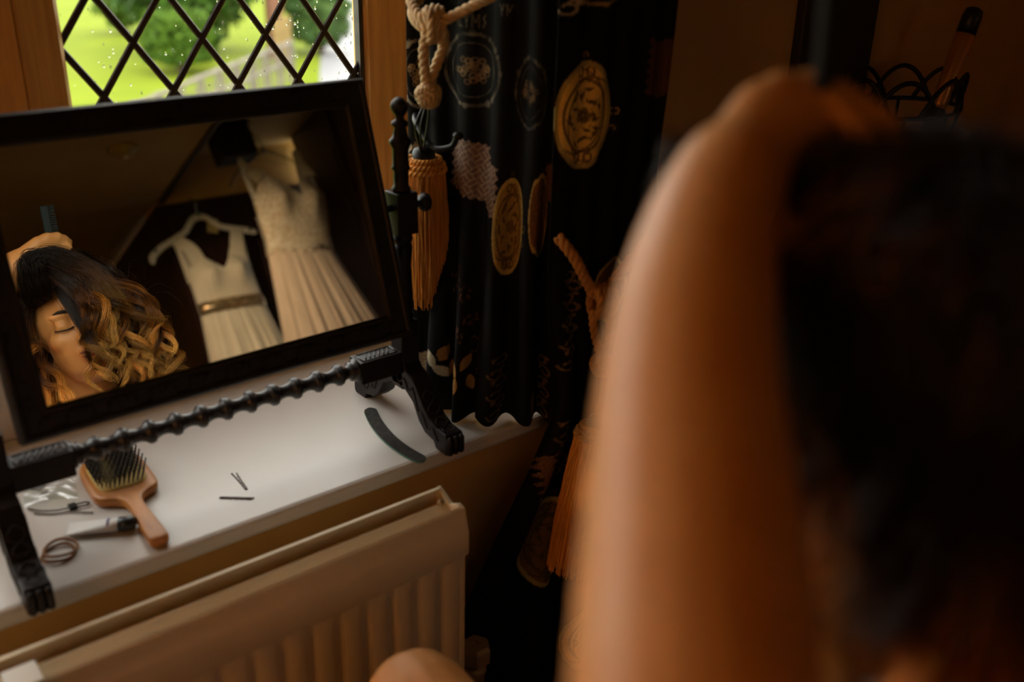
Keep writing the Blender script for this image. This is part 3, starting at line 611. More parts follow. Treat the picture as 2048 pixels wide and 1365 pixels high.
# ================================================================== CURTAINS (black cloth with printed motifs)
BLACK = np.array([0.0055, 0.0045, 0.0045])
GOLD = np.array([0.92, 0.60, 0.13]); OLIVE = np.array([0.48, 0.36, 0.11]); VINE = np.array([0.11, 0.062, 0.02])
class Print:
    """Colours cloth points (a, z) with flat printed motifs."""
    def __init__(s, a, z): s.a, s.z = a, z; s.c = np.tile(BLACK, a.shape + (1,)) if False else np.broadcast_to(BLACK, a.shape + (3,)).copy()
    def put(s, mask, col, k=1.0):
        w = (np.clip(mask, 0, 1) * k)[..., None]; s.c = s.c * (1 - w) + np.asarray(col) * w
    def medallion(s, a0, z0, ra, rz, gold=GOLD, seed=0, k=1.0):
        p, q = (s.a - a0) / ra, (s.z - z0) / rz; r = np.hypot(p, q); ins = r < 1
        s.put(ins & (r >= 0.90), OLIVE, k); s.put(ins & (r < 0.90), gold, k); f = ins & (r < 0.90)
        s.put(f & (np.abs(np.hypot(p, q * 1.12) - 0.74) < 0.035), VINE, 0.9 * k)
        s.put(f & (np.abs(np.hypot((p + 0.25) * 0.9, (q - 0.1) * 1.0) - 0.78) < 0.022), VINE, 0.8 * k)
        s.put(f & (np.abs(np.hypot((p - 0.25) * 0.9, (q + 0.1) * 1.0) - 0.78) < 0.022), VINE, 0.8 * k)
        for i in range(5):
            th = i * 1.2566; s.put(f & (np.hypot(p - 0.13 * math.cos(th), (q - 0.08 * math.sin(th)) * 1.7) < 0.12), VINE * 1.4, 0.85 * k)
        r_ = np.random.default_rng(seed)
        for i in range(20):
            th = i * 2.4; rr_ = 0.30 + 0.30 * ((i * 7) % 10) / 10; x, y = rr_ * math.cos(th), rr_ * math.sin(th); t = r_.uniform(0, 3.14); dx, dy = p - x, (q - y) * 1.6
            u, v = dx * math.cos(t) + dy * math.sin(t), -dx * math.sin(t) + dy * math.cos(t)
            s.put(f & ((u / 0.105) ** 2 + (v / 0.055) ** 2 < 1), VINE, 0.9 * k)
            s.put(f & (np.abs(v + 0.6 * u * u) < 0.016) & (np.abs(u) < 0.22), VINE, 0.8 * k)
        for sx in (-1, 1):
            for y in (0.80, -0.78):
                s.put(f & (np.abs(np.hypot(p - sx * 0.17, (q - y) * 1.2) - 0.10) < 0.03), VINE, 0.9 * k)
        s.put((np.abs(np.hypot(p - 1.10, (q - 0.02) * 2.0) - 0.13) < 0.028) & (p > 1.0), gold * 0.4, k)
        s.put((np.abs(np.hypot(p + 0.0, (q - 1.10) * 2.2) - 0.09) < 0.03), gold * 0.3, k)
        s.put((np.abs(np.hypot(p - 1.05, (q + 0.30) * 2.4) - 0.10) < 0.028) & (p > 0.98), gold * 0.35, k)
    def faded_oval(s, a0, z0, ra, rz, col, k=0.5, seed=1):
        p, q = (s.a - a0) / ra, (s.z - z0) / rz; r = np.hypot(p, q); r_ = np.random.default_rng(seed)
        br = 0.55 + 0.45 * np.sin(p * 9 + seed) * np.sin(q * 8 + 1)
        s.put((np.abs(r - 0.93) < 0.045) * br, col, k); s.put((np.abs(r - 0.70) < 0.02) * br, col, k * 0.7)
        for i in range(26):
            th, rr_ = r_.uniform(0, 6.28), 0.42 * r_.random() ** 0.5; x, y = rr_ * math.cos(th) * 1.15, rr_ * math.sin(th) * 0.8
            s.put((np.abs(np.hypot(p - x, (q - y) * 1.2) - 0.075) < 0.032) & (r < 0.68), col * np.array([1.0, 0.72, 0.45]), k * r_.uniform(0.4, 1.0))
        for i in range(14):
            th = r_.uniform(0, 6.28); x, y = 0.95 * math.cos(th), 0.95 * math.sin(th)
            s.put(np.hypot(p - x, q - y) < r_.uniform(0.04, 0.11), col, k * r_.uniform(0.3, 0.8))
    def brick(s, poly, col, line, ang, w, k=1.0, scallop=0.004):
        P = np.array(poly, float); a, z = s.a + scallop * 2 * np.sin(s.z * 480), s.z + scallop * np.abs(np.sin(s.a * 90)); ins = np.zeros(a.shape, bool); n = len(P)
        for i in range(n):
            (x0, y0), (x1, y1) = P[i], P[(i + 1) % n]
            c = ((y0 > z) != (y1 > z)) & (a < (x1 - x0) * (z - y0) / (y1 - y0 + 1e-12) + x0); ins ^= c
        u = ((s.a * s.sa) * math.cos(ang) + s.z * math.sin(ang)) / w; v = (-(s.a * s.sa) * math.sin(ang) + s.z * math.cos(ang)) / w
        iu, iv = np.floor(u), np.floor(v); par = (iu + iv) % 2
        l = np.where(par > 0, np.minimum(v - iv, 1 - v + iv), np.minimum(u - iu, 1 - u + iu)) < 0.07
        l |= np.where(par > 0, np.abs(u - iu - 0.5) < 0.05, np.abs(v - iv - 0.5) < 0.05)
        s.put(ins, col, k); s.put(ins & l, line, 0.8 * k)
    def scrolls(s, a0, z0, z1, ra, col, k=0.6, seed=0):
        n = max(2, int((z0 - z1) / 0.016))
        for i in range(n):
            z = z0 + (z1 - z0) * (i + 0.5) / n; sg = 1 if (i + seed) % 2 else -1; p, q = (s.a - a0) / ra, (s.z - z) / 0.010
            r = np.hypot(p * 1.1 - 0.3 * sg, q); th = np.arctan2(q, p * 1.1 - 0.3 * sg)
            s.put((np.abs(r - 0.62 - 0.08 * th * sg) < 0.15) & (r < 1.1), col, k); s.put(np.hypot(p * 1.1 + 0.55 * sg, q - 0.5) < 0.26, col, k)
    def leaf(s, a0, z0, ra, rz, t, col, k=1.0):
        p, q = (s.a - a0) / ra, (s.z - z0) / rz; u, v = p * math.cos(t) + q * math.sin(t), -p * math.sin(t) + q * math.cos(t)
        s.put((np.abs(u) < 0.5 * (1 - v ** 2)) & (np.abs(v) < 1), col, k)
    def dots(s, a0, z0, ra, rz, col, k, seed):
        r_ = np.random.default_rng(seed)
        for i in range(9):
            x, y = r_.uniform(-1, 1), r_.uniform(-1, 1); s.put(np.hypot((s.a - a0) / ra - x, (s.z - z0) / rz - y) < 0.22, col, k * r_.uniform(0.3, 1))
    def letters(s, segs, a0, z0, wa, hz, col, k):
        """segs: strokes ((x0,y0,x1,y1)...) in letter widths."""
        p, q = (s.a - a0) / wa, (s.z - z0) / hz
        for x0, y0, x1, y1 in segs:
            dx, dy = x1 - x0, y1 - y0; t = np.clip(((p - x0) * dx + (q - y0) * dy) / (dx * dx + dy * dy), 0, 1)
            s.put(np.hypot(p - x0 - t * dx, q - y0 - t * dy) < 0.10, col, k)
def cloth(name, pos, cols, parent, thick=0.0012):
    mb = MB().grid(pos); o = mb.build(name, 'print', parent, fix=False)
    at = o.data.color_attributes.new('print', 'FLOAT_COLOR', 'POINT'); rgba = np.ones((pos.shape[0] * pos.shape[1], 4)); rgba[:, :3] = cols.reshape(-1, 3)
    at.data.foreach_set('color', rgba.ravel()); md = o.modifiers.new('thickness', 'SOLIDIFY'); md.thickness = thick; return o

# the short curtain gathered into the window recess, its hem on the sill
PT = np.array([(.805, 1.235), (.825, 1.17), (.845, 1.09), (.87, 1.02), (.915, .990)]); PB = np.array([(.788, 1.20), (.768, 1.10), (.793, 1.055), (.856, 1.010), (.903, .984)])
nu, nz = 300, 560
u = np.linspace(0, 1, nu); z = np.concatenate([np.linspace(0.683, 1.34, 440), np.linspace(1.345, 1.98, 120)]); U, Zz = np.meshgrid(u, z, indexing='ij')
w = np.clip((1.10 - Zz) / (1.10 - 0.69), 0, 1); w = w * w * (3 - 2 * w); kk = np.linspace(0, 1, 5)
X = np.interp(U, kk, PT[:, 0]) * (1 - w) + np.interp(U, kk, PB[:, 0]) * w; Y = np.interp(U, kk, PT[:, 1]) * (1 - w) + np.interp(U, kk, PB[:, 1]) * w
tx, ty = np.gradient(X, axis=0), np.gradient(Y, axis=0); ln = np.hypot(tx, ty); nxn, nyn = ty / ln, -tx / ln      # normal toward the room
ph = U * 2 * math.pi * 5.5 + 0.5 * np.sin(Zz * 5) + 0.4 * np.sin(Zz * 11 + U * 5); amp = 0.0055 + 0.011 * w
fold = np.sign(np.cos(ph)) * np.abs(np.cos(ph)) ** 0.8
X = X - nxn * amp * fold * -1; Y = Y - nyn * amp * fold * -1
hem = np.clip(1 - (Zz - 0.683) / 0.05, 0, 1); Zd = Zz + hem * (0.006 * (1 - np.abs(np.cos(ph / 2)) ** 2) + 0.05 * np.clip(1 - U / 0.13, 0, 1))
pr = Print(U, Zz); pr.sa = 0.30
PALE = np.array([0.34, 0.30, 0.22]); TAN = np.array([0.30, 0.18, 0.06]); MAUVE = np.array([0.19, 0.115, 0.09]); CREAM = np.array([0.62, 0.52, 0.34])
pr.faded_oval(0.39, 1.186, 0.17, 0.052, PALE, 0.38, 1); pr.faded_oval(0.70, 1.165, 0.09, 0.05, PALE * 0.7, 0.30, 4)
pr.faded_oval(0.06, 1.17, 0.10, 0.05, PALE * 1.2, 0.8, 5); pr.faded_oval(0.05, 1.02, 0.08, 0.05, CREAM, 0.7, 6)
LT = [(0, 0, 0, 1), (0.5, 0, 0.5, 1), (0.5, 0, 0.85, 0), (1.1, 1, 1.35, 0.5), (1.6, 1, 1.35, 0.5), (1.35, 0.5, 1.35, 0), (1.9, 0, 1.9, 1), (1.9, 1, 2.15, 0.4), (2.15, 0.4, 2.4, 1), (2.4, 1, 2.4, 0), (3.0, 0.95, 2.8, 0.7), (2.8, 0.7, 3.0, 0.4), (3.0, 0.4, 2.8, 0.05)]
pr.letters(LT, 0.31, 1.243, 0.045, 0.016, PALE, 0.20); pr.letters(LT[3:9], 0.50, 1.262, 0.04, 0.013, PALE, 0.22)
pr.brick([(0.28, 1.096), (0.482, 1.086), (0.486, 1.066), (0.545, 1.060), (0.545, 0.992), (0.488, 0.988), (0.475, 1.006), (0.265, 1.020)], MAUVE, CREAM * 0.7, 0.65, 0.0125)
pr.medallion(0.612, 0.977, 0.076, 0.069, GOLD * 0.36, 2); pr.medallion(0.775, 1.000, 0.050, 0.060, np.array([0.20, 0.085, 0.025]), 3)
pr.brick([(0.80, 1.075), (0.86, 1.07), (0.86, 1.02), (0.81, 1.02)], MAUVE * np.array([0.8, 0.55, 0.45]), TAN * 0.7, 0.65, 0.0095)
for i, (a, z_) in enumerate(((0.35, 0.905), (0.40, 0.875), (0.33, 0.85), (0.43, 0.842), (0.38, 0.815), (0.45, 0.80), (0.30, 0.88))): pr.dots(a, z_, 0.025, 0.012, np.array([0.22, 0.10, 0.05]), 0.5, i)
for a, z_, t, c in ((0.205, 0.768, 0.3, CREAM), (0.245, 0.780, -0.4, TAN), (0.235, 0.752, 0.9, CREAM), (0.27, 0.755, -0.3, TAN * 1.3), (0.36, 0.765, 0.5, TAN * 1.5), (0.37, 0.741, -0.2, TAN * 1.7), (0.42, 0.776, -0.6, TAN), (0.44, 0.742, 0.3, TAN * 1.4), (0.485, 0.762, -0.5, TAN * 1.2)): pr.leaf(a, z_, 0.034, 0.014, t, c)
pr.scrolls(0.60, 0.79, 0.69, 0.045, TAN, 0.35, 1); pr.scrolls(0.86, 0.79, 0.685, 0.035, TAN, 0.55, 0); pr.brick([(0.76, 0.735), (0.80, 0.735), (0.80, 0.683), (0.76, 0.683)], TAN, TAN * 0.5, 0.3, 0.006, 0.8, 0.0005)
pr.brick([(-0.01, 0.735), (0.075, 0.762), (0.10, 0.76), (0.125, 0.683), (-0.01, 0.683)], CREAM * 0.85, np.array([0.25, 0.06, 0.05]), 0.9, 0.008, 1.0, 0.0005)
cur1 = thing('short_curtain', 'black patterned curtain gathered beside the oak window with its hem on the sill', 'curtain', (0.84, 1.08, 0.683))
cloth('cloth', np.stack([X, Y, Zd], -1), pr.c, cur1)

# the floor-length curtain in front of the wall
nu, nz = 320, 700
u = np.linspace(0, 1, nu); z = np.concatenate([np.linspace(0.02, 1.34, 580), np.linspace(1.345, 2.40, 120)]); U, Zz = np.meshgrid(u, z, indexing='ij')
xl = np.interp(Zz, [0, 0.43, 0.52, 0.62, 0.70, 0.75, 0.9, 2.4], [0.715, 0.722, 0.768, 0.825, 0.862, 0.866, 0.842, 0.842])
xr = np.interp(Zz, [0, 0.6, 0.85, 1.05, 1.17, 1.25, 1.4, 2.4], [1.16, 1.12, 1.05, 1.032, 1.042, 1.046, 1.05, 1.05])
XB = xl + (xr - xl) * U; ph = U * 2 * math.pi * 4.5 + 0.7 * np.sin(Zz * 3.1) + 0.5 * np.sin(Zz * 7 + U * 4)
fold = np.sign(np.cos(ph)) * np.abs(np.cos(ph)) ** 0.8; amp = 0.0035 + 0.011 * np.clip((1.0 - Zz) / 0.8, 0, 1)
Y = 0.955 + amp * fold + 0.020 * np.clip((0.75 - Zz) / 0.5, 0, 1); X = XB
pr = Print(XB, Zz); pr.sa = 1.0
pr.medallion(0.890, 1.146, 0.049, 0.070, GOLD, 0)
pr.faded_oval(0.905, 1.335, 0.075, 0.055, CREAM * np.array([1, 0.85, 0.5]), 0.9, 3); pr.scrolls(0.86, 1.30, 1.275, 0.02, CREAM * 0.8, 0.7, 1)
pr.brick([(1.002, 1.240), (1.016, 1.232), (1.05, 1.236), (1.05, 1.170), (1.03, 1.158), (0.999, 1.164)], np.array([0.10, 0.035, 0.016]), np.array([0.14, 0.055, 0.025]), 0.65, 0.0095, 1, 0.0015)
pr.scrolls(0.884, 0.935, 0.785, 0.017, TAN, 0.6, 0)
pr.medallion(0.876, 0.484, 0.062, 0.080, np.array([0.22, 0.125, 0.04]), 4); pr.brick([(0.835, 0.645), (0.868, 0.655), (0.868, 0.580), (0.845, 0.573)], np.array([0.16, 0.07, 0.03]), TAN, 0.65, 0.0095)
pr.medallion(0.96, 0.89, 0.03, 0.05, np.array([0.15, 0.07, 0.03]), 5); pr.scrolls(0.885, 0.70, 0.60, 0.018, TAN, 0.5, 1)
pr.medallion(0.92, 1.62, 0.05, 0.07, GOLD, 6); pr.medallion(0.97, 0.25, 0.05, 0.07, GOLD * 0.8, 7); pr.faded_oval(0.96, 1.8, 0.06, 0.06, PALE, 0.6, 8); pr.medallion(0.90, 2.1, 0.05, 0.07, GOLD, 9)
cur2 = thing('long_curtain', 'black floor length curtain with a large gold medallion right of the sill', 'curtain', (0.94, 0.955, 0.02))
cloth('cloth', np.stack([X, Y, Zz], -1), pr.c, cur2)

# ================================================================== ROPES AND TASSELS
def rope_pts(path, r, turns, strands=3, n=None, ph0=0.0):
    p = np.asarray(path, float); t = np.gradient(p, axis=0); t /= np.linalg.norm(t, axis=1)[:, None]; a = np.array([0.3, 0.2, 0.93]); A = []
    for i in range(len(p)):
        a = a - (a @ t[i]) * t[i]; a /= np.linalg.norm(a); A.append(a)
    A = np.array(A); Bv = np.cross(t, A); s_ = np.concatenate([[0], np.cumsum(np.linalg.norm(np.diff(p, axis=0), axis=1))]); out = []
    for k in range(strands):
        th = 2 * math.pi * (k / strands) + s_ * turns * 2 * math.pi + ph0; out.append(p + r * 0.52 * (np.cos(th)[:, None] * A + np.sin(th)[:, None] * Bv))
    return out
def rope(mb, path, r=0.0066, turns=32, strands=3):
    for q in rope_pts(path, r, turns, strands): mb.tube(q, r * 0.60, 7)
def ball_knot(mb, c, r, seed=0):
    c = np.array(c)
    for k in range(9):
        a = k * math.pi / 9; t = np.linspace(0, 2 * math.pi, 40, endpoint=False)
        q = np.stack([np.cos(t) * math.cos(a), np.cos(t) * math.sin(a), np.sin(t)], 1) * r; q += 0.10 * r * np.sin(5 * t + k)[:, None] * q / r
        mb.tube(c + q, r * 0.17, 6, closed=True)
    for j in range(-3, 4):
        z_ = j / 3.6 * r; rr_ = math.sqrt(max(r * r - z_ * z_, 0)) * 1.02; t = np.linspace(0, 2 * math.pi, 36, endpoint=False)
        mb.tube(c + np.stack([np.cos(t) * rr_, np.sin(t) * rr_, z_ + 0.1 * r * np.sin(9 * t + j * 2)], 1), r * 0.16, 6, closed=True)
def tassel(parent, top, axis, r, L, mcord, seed):
    """Braided ring, then a skirt of threads hanging along axis."""
    top = np.array(top, float); ax = np.array(axis, float); ax /= np.linalg.norm(ax); a = np.array([1.0, 0, 0]); a -= (a @ ax) * ax; a /= np.linalg.norm(a); b_ = np.cross(ax, a); R = random.Random(seed)
    ring = MB(); t = np.linspace(0, 2 * math.pi, 120, endpoint=False)
    for k, (dz, rr_) in enumerate(((0.003, 0.62), (0.010, 0.74), (0.017, 0.80))):
        for s3 in (0, math.pi):
            q = rr_ * r + 0.0022 * np.cos(t * 14 + s3 + k); zq = dz + 0.0022 * np.sin(t * 14 + s3 + k)
            ring.tube(top + ax * zq[:, None] + q[:, None] * (np.cos(t)[:, None] * a + np.sin(t)[:, None] * b_), 0.0026, 5, closed=True)
    ring.build('braided_ring', mcord, parent)
    body = MB().lathe([(0.0, r * 0.45), (0.004, r * 0.62), (0.018, r * 0.74), (0.05, r * 0.86), (L * 0.6, r * 0.84), (L * 0.94, r * 0.78)], top, ax, 28).build('tassel_core', 'tassel', parent)
    th = MB()
    for k in range(520):
        an = R.uniform(0, 2 * math.pi); rr_ = r * (0.86 + 0.14 * R.random()); l = L * R.uniform(0.95, 1.05); sw = R.uniform(-0.12, 0.12)
        pts = []
        for s3 in np.linspace(0, 1, 7):
            g = rr_ * (0.80 + 0.22 * math.sin(min(s3 * 2.2, 1.57))) * (1 - 0.08 * s3); wv = 0.0015 * math.sin(s3 * 9 + k); an2 = an + sw * s3
            pts.append(top + ax * (0.017 + (l - 0.017) * s3) + (g + wv) * (math.cos(an2) * a + math.sin(an2) * b_))
        th.tube(pts, 0.0009, 4, False)
    stuff(th.build('fringe', 'tassel', parent))
# tie-back of the short curtain
tb = thing('rope_tieback', 'cream twisted rope tieback knotted around the short curtain above its amber tassel', 'tieback', (0.765, 1.13, 1.25))
rp = MB()
K = np.array([0.768, 1.118, 1.253])
rope(rp, cr([(0.842, 1.225, 1.30), (0.800, 1.215, 1.285), (0.770, 1.175, 1.275), (0.757, 1.135, 1.258), (0.764, 1.108, 1.250)], 24))
rope(rp, cr([(0.842, 1.225, 1.285), (0.798, 1.205, 1.268), (0.766, 1.165, 1.258), (0.756, 1.128, 1.247), (0.766, 1.104, 1.244)], 24))
rope(rp, cr([(0.862, 0.995, 1.320), (0.835, 1.035, 1.302), (0.805, 1.075, 1.278), (0.785, 1.098, 1.262), (0.770, 1.106, 1.254)], 24))
for dx, dz in ((-0.010, 0.004), (-0.001, 0.006), (0.008, 0.005)):          # wraps of the knot
    t = np.linspace(0, 2 * math.pi, 60); rope(rp, np.stack([K[0] + dx + 0.003 * np.cos(t), K[1] + 0.013 * np.cos(t), K[2] + dz - 0.008 + 0.020 * np.sin(t)], 1), 0.0052)
rope(rp, cr([(0.757, 1.118, 1.242), (0.754, 1.122, 1.222), (0.757, 1.126, 1.200), (0.761, 1.129, 1.180), (0.763, 1.13, 1.165)], 26))
rope(rp, cr([(0.782, 1.116, 1.242), (0.784, 1.120, 1.222), (0.778, 1.126, 1.200), (0.771, 1.129, 1.180), (0.768, 1.13, 1.165)], 26))
rp.build('rope', 'rope', tb)
bk = MB(); ball_knot(bk, (0.766, 1.130, 1.158), 0.0155); bk.build('ball_knot', 'rope', tb)
cdm = MB()
for dx in (-0.006, -0.002, 0.003): cdm.tube(cr([(0.766 + dx, 1.132, 1.146), (0.764 + dx * 2.2, 1.140, 1.115), (0.772 + dx, 1.155, 1.085), (0.783 + dx * 0.5, 1.168, 1.066)], 10), 0.0016, 6)
cdm.build('black_cord', 'bristle', tb)
tsl = bpy.data.objects.new('tassel', None); C.objects.link(tsl); tsl.parent = tb; tsl.location = tuple(np.array([0.785, 1.172, 1.062]) - np.array(tb.location))
MB().lathe([(0, 0.006), (-0.004, 0.014), (-0.012, 0.017), (-0.022, 0.016), (-0.03, 0.019)], (0.785, 1.172, 1.078), n=20).build('tassel_head', 'iron', tsl)
tassel(tsl, (0.785, 1.172, 1.062), (0.004, 0.0, -1), 0.037, 0.212, 'tassel', 1)
hk = thing('tieback_hook', 'black iron tieback hook curling below the knotted cream rope', 'hook', (0.80, 1.2, 1.10))
MB().tube(cr([(0.835, 1.262, 1.108), (0.80, 1.215, 1.112), (0.785, 1.19, 1.108), (0.782, 1.165, 1.092), (0.786, 1.145, 1.080), (0.796, 1.12, 1.086), (0.797, 1.108, 1.100)], 10), [0.0042] * 61, 8).build('hook_arm', 'iron', hk)
MB().ell((0.798, 1.106, 1.103), (0.0075, 0.0075, 0.006)).build('knob', 'iron', hk)
# tie-back of the long curtain
tb2 = thing('rope_tieback', 'amber rope tieback with hanging tassel around the long curtain beside the arm', 'tieback', (0.905, 0.92, 0.90))
rp = MB()
rope(rp, cr([(0.850, 0.950, 0.990), (0.857, 0.936, 0.975), (0.868, 0.928, 0.955), (0.884, 0.924, 0.925), (0.898, 0.92, 0.905)], 24), 0.0075)
rope(rp, cr([(0.914, 0.918, 0.905), (0.945, 0.918, 0.935), (0.99, 0.925, 0.96), (1.04, 0.938, 0.985)], 24), 0.0075)
K = np.array([0.906, 0.916, 0.897])
for dx in (-0.013, -0.004, 0.005, 0.014):
    t = np.linspace(0, 2 * math.pi, 60); rope(rp, np.stack([K[0] + dx + 0.003 * np.cos(t), K[1] + 0.014 * np.cos(t), K[2] + 0.020 * np.sin(t)], 1), 0.0056)
rope(rp, cr([(0.891, 0.918, 0.886), (0.893, 0.916, 0.86), (0.902, 0.915, 0.83), (0.911, 0.915, 0.808)], 26), 0.0058)
rope(rp, cr([(0.922, 0.918, 0.886), (0.925, 0.916, 0.86), (0.920, 0.915, 0.83), (0.914, 0.915, 0.808)], 26), 0.0058)
rp.build('rope', 'rope2', tb2)
bk = MB(); ball_knot(bk, (0.914, 0.915, 0.797), 0.0155); bk.build('ball_knot', 'rope2', tb2)
ts2 = bpy.data.objects.new('tassel', None); C.objects.link(ts2); ts2.parent = tb2; ts2.location = tuple(np.array([0.912, 0.915, 0.70]) - np.array(tb2.location))
MB().tube([(0.914, 0.915, 0.785), (0.913, 0.915, 0.70)], 0.002, 6).build('black_cord', 'bristle', ts2)
MB().lathe([(0, 0.006), (-0.004, 0.014), (-0.012, 0.017), (-0.03, 0.018)], (0.912, 0.915, 0.716), n=20).build('tassel_head', 'iron', ts2)
tassel(ts2, (0.912, 0.915, 0.700), (-0.20, -0.02, -1), 0.036, 0.228, 'rope2', 2)

# ================================================================== THINGS ON THE SILL
SZ = 0.680
# paddle brush, bristles up (local: handle end at origin, +y toward the paddle)
br = thing('paddle_brush', 'wooden paddle hair brush lying bristles up on the sill', 'hairbrush', (0.3035, 1.026, SZ), -0.045)
half = [(0.0, 0.000), (0.006, 0.0008), (0.0105, 0.004), (0.0122, 0.010), (0.0120, 0.030), (0.0105, 0.060), (0.0098, 0.085), (0.0105, 0.100), (0.014, 0.110), (0.022, 0.117), (0.032, 0.122), (0.0385, 0.130), (0.0408, 0.142), (0.0412, 0.170), (0.0405, 0.200), (0.0375, 0.216), (0.031, 0.226), (0.020, 0.231), (0.0, 0.232)]
hp = cr([(a, b, 0) for a, b in half], 3)[:, :2]; outl = [(float(a), float(b)) for a, b in hp] + [(-float(a), float(b)) for a, b in hp[1:-1][::-1]]
body = MB().prism(outl, 2, 0.001, 0.0155).build('wooden_body', 'beech', br, smooth=False, bevel=0.0045, local=True)
pad = []
for k in range(40):
    a = 2 * math.pi * k / 40; cx_, cy_ = math.cos(a), math.sin(a); pad.append((0.0325 * math.copysign(abs(cx_) ** 0.5, cx_), 0.177 + 0.044 * math.copysign(abs(cy_) ** 0.5, cy_)))
mb = MB(); rings = []
for sc_k, zk in ((1.0, 0.0152), (0.98, 0.0172), (0.80, 0.0195), (0.4, 0.0212), (0.02, 0.0215)): rings += [(p[0] * sc_k, 0.177 + (p[1] - 0.177) * sc_k, zk) for p in pad]
mb.add(rings, [(i * 40 + j, i * 40 + (j + 1) % 40, (i + 1) * 40 + (j + 1) % 40, (i + 1) * 40 + j) for i in range(4) for j in range(40)]); mb.build('cushion', 'pad', br, local=True)
bs = MB()
for i in range(11):
    for j in range(14):
        x, y = (i - 5) / 5 * 0.0285 + (0.0014 if j % 2 else -0.0014), 0.177 + (j - 6.5) / 6.5 * 0.040; 
        if (abs(x) / 0.031) ** 4 + (abs(y - 0.177) / 0.042) ** 4 > 1.1: continue
        z0 = 0.019; lx, ly = x * 0.12, (y - 0.177) * 0.12
        bs.tube([(x, y, z0), (x + lx, y + ly, 0.0375)], 0.00085, 5); bs.ell((x + lx, y + ly, 0.038), (0.0014, 0.0014, 0.0014), nu=6, nv=4)
stuff(bs.build('bristles', 'bristle', br, local=True))
# two bobby pins
def bobby(label, a, b_, splay):
    a, b_ = np.array(a), np.array(b_); d = b_ - a; L = np.linalg.norm(d); ang = math.atan2(d[1], d[0]); t = thing('bobby_pin', label, 'hair pin', (*a, SZ), ang, 'bobby pins on the sill')
    s_ = np.linspace(0, 1, 40); q = np.stack([L * s_, 0.0016 * s_ * 0 + 0.0014 * np.ones(40), 0.0009 * np.ones(40)], 1); q[:, 1] += splay * s_ ** 3
    q2 = np.stack([L * s_ * 0.97, -0.0012 + 0.0007 * np.sin(s_ * 34) * (s_ > 0.25) * (s_ < 0.8), np.full(40, 0.0009)], 1); q2[:, 1] -= splay * s_ ** 3
    bend = [(0.0, -0.0012, 0.0009), (-0.0012, -0.0006, 0.0009), (-0.0012, 0.0008, 0.0009), (0, 0.0014, 0.0009)]
    MB().tube(np.vstack([q[::-1], bend[::-1][1:-1], q2]), 0.0008, 6).build('wire', 'hairpin', t, local=True)
    MB().ell((L, q[-1][1], 0.001), (0.0014, 0.0011, 0.001), nu=8, nv=6).build('ball_tip', 'hairpin', t, local=True)
bobby('brown bobby pin lying level, nearer the front edge of the sill', (0.4045, 1.0870), (0.4370, 1.0600), 0.0)
bobby('brown bobby pin with spread prongs lying behind the other pin', (0.4400, 1.0870), (0.4440, 1.1330), 0.0018)
# curved emery board hanging a little over the edge
nf = thing('nail_file', 'curved dark grey nail file beside the mirror foot', 'nail file', (0.666, 1.09, SZ))
ctr = cr([(0.6870, 1.184, 0), (0.672, 1.140, 0), (0.6625, 1.092, 0), (0.6610, 1.048, 0), (0.6660, 1.004, 0)], 10)[:, :2]; t_ = np.gradient(ctr, axis=0); t_ /= np.linalg.norm(t_, axis=1)[:, None]; n_ = np.stack([-t_[:, 1], t_[:, 0]], 1)
s_ = np.linspace(0, 1, len(ctr)); wd = 0.0098 * np.sqrt(np.clip(1 - np.clip((np.abs(s_ - 0.5) - 0.44) / 0.06, 0, 1) ** 2, 0.04, 1))
L_, R_ = ctr + n_ * wd[:, None], ctr - n_ * wd[:, None]; ol = [tuple(map(float, p)) for p in L_] + [tuple(map(float, p)) for p in R_[::-1]]
MB().prism(ol, 2, SZ + 0.0005, SZ + 0.0030).build('foam_core', 'teal', nf, smooth=False); MB().prism(ol, 2, SZ + 0.0030, SZ + 0.0042).build('abrasive_face', 'emery', nf, smooth=False)
# cream tube
tu = thing('cream_tube', 'small white cosmetic tube with dark cap beside the brush handle', 'tube', (0.262, 1.099, SZ))
p0, p1 = np.array([0.222, 1.124, SZ + 0.006]), np.array([0.276, 1.0915, SZ + 0.0095]); d = (p1 - p0) / np.linalg.norm(p1 - p0); side = np.cross(d, [0, 0, 1]); side /= np.linalg.norm(side); upz = np.cross(side, d)
mb = MB(); rows = []
for s3, wv, hv in ((0, 0.0145, 0.0012), (0.12, 0.0142, 0.002), (0.4, 0.0130, 0.0045), (0.75, 0.0112, 0.0062), (0.92, 0.0098, 0.0075), (1.0, 0.0075, 0.0075)):
    rows += [p0 + (p1 - p0) * s3 + side * wv * math.cos(a) + upz * hv * math.sin(a) for a in np.linspace(0, 2 * math.pi, 18, endpoint=False)]
mb.add(rows, [(i * 18 + j, i * 18 + (j + 1) % 18, (i + 1) * 18 + (j + 1) % 18, (i + 1) * 18 + j) for i in range(5) for j in range(18)] + [tuple(range(17, -1, -1))]); mb.build('tube_body', 'tube_white', tu)
MB().lathe([(0, 0.0092), (0.002, 0.0092)], p0 + (p1 - p0) * 0.80, d, 18).build('lilac_band', 'tube_purple', tu)
MB().lathe([(0, 0.0082), (0.001, 0.0092), (0.018, 0.0088), (0.019, 0.0075)], p1, d, 18).build('cap', 'cap_navy', tu)
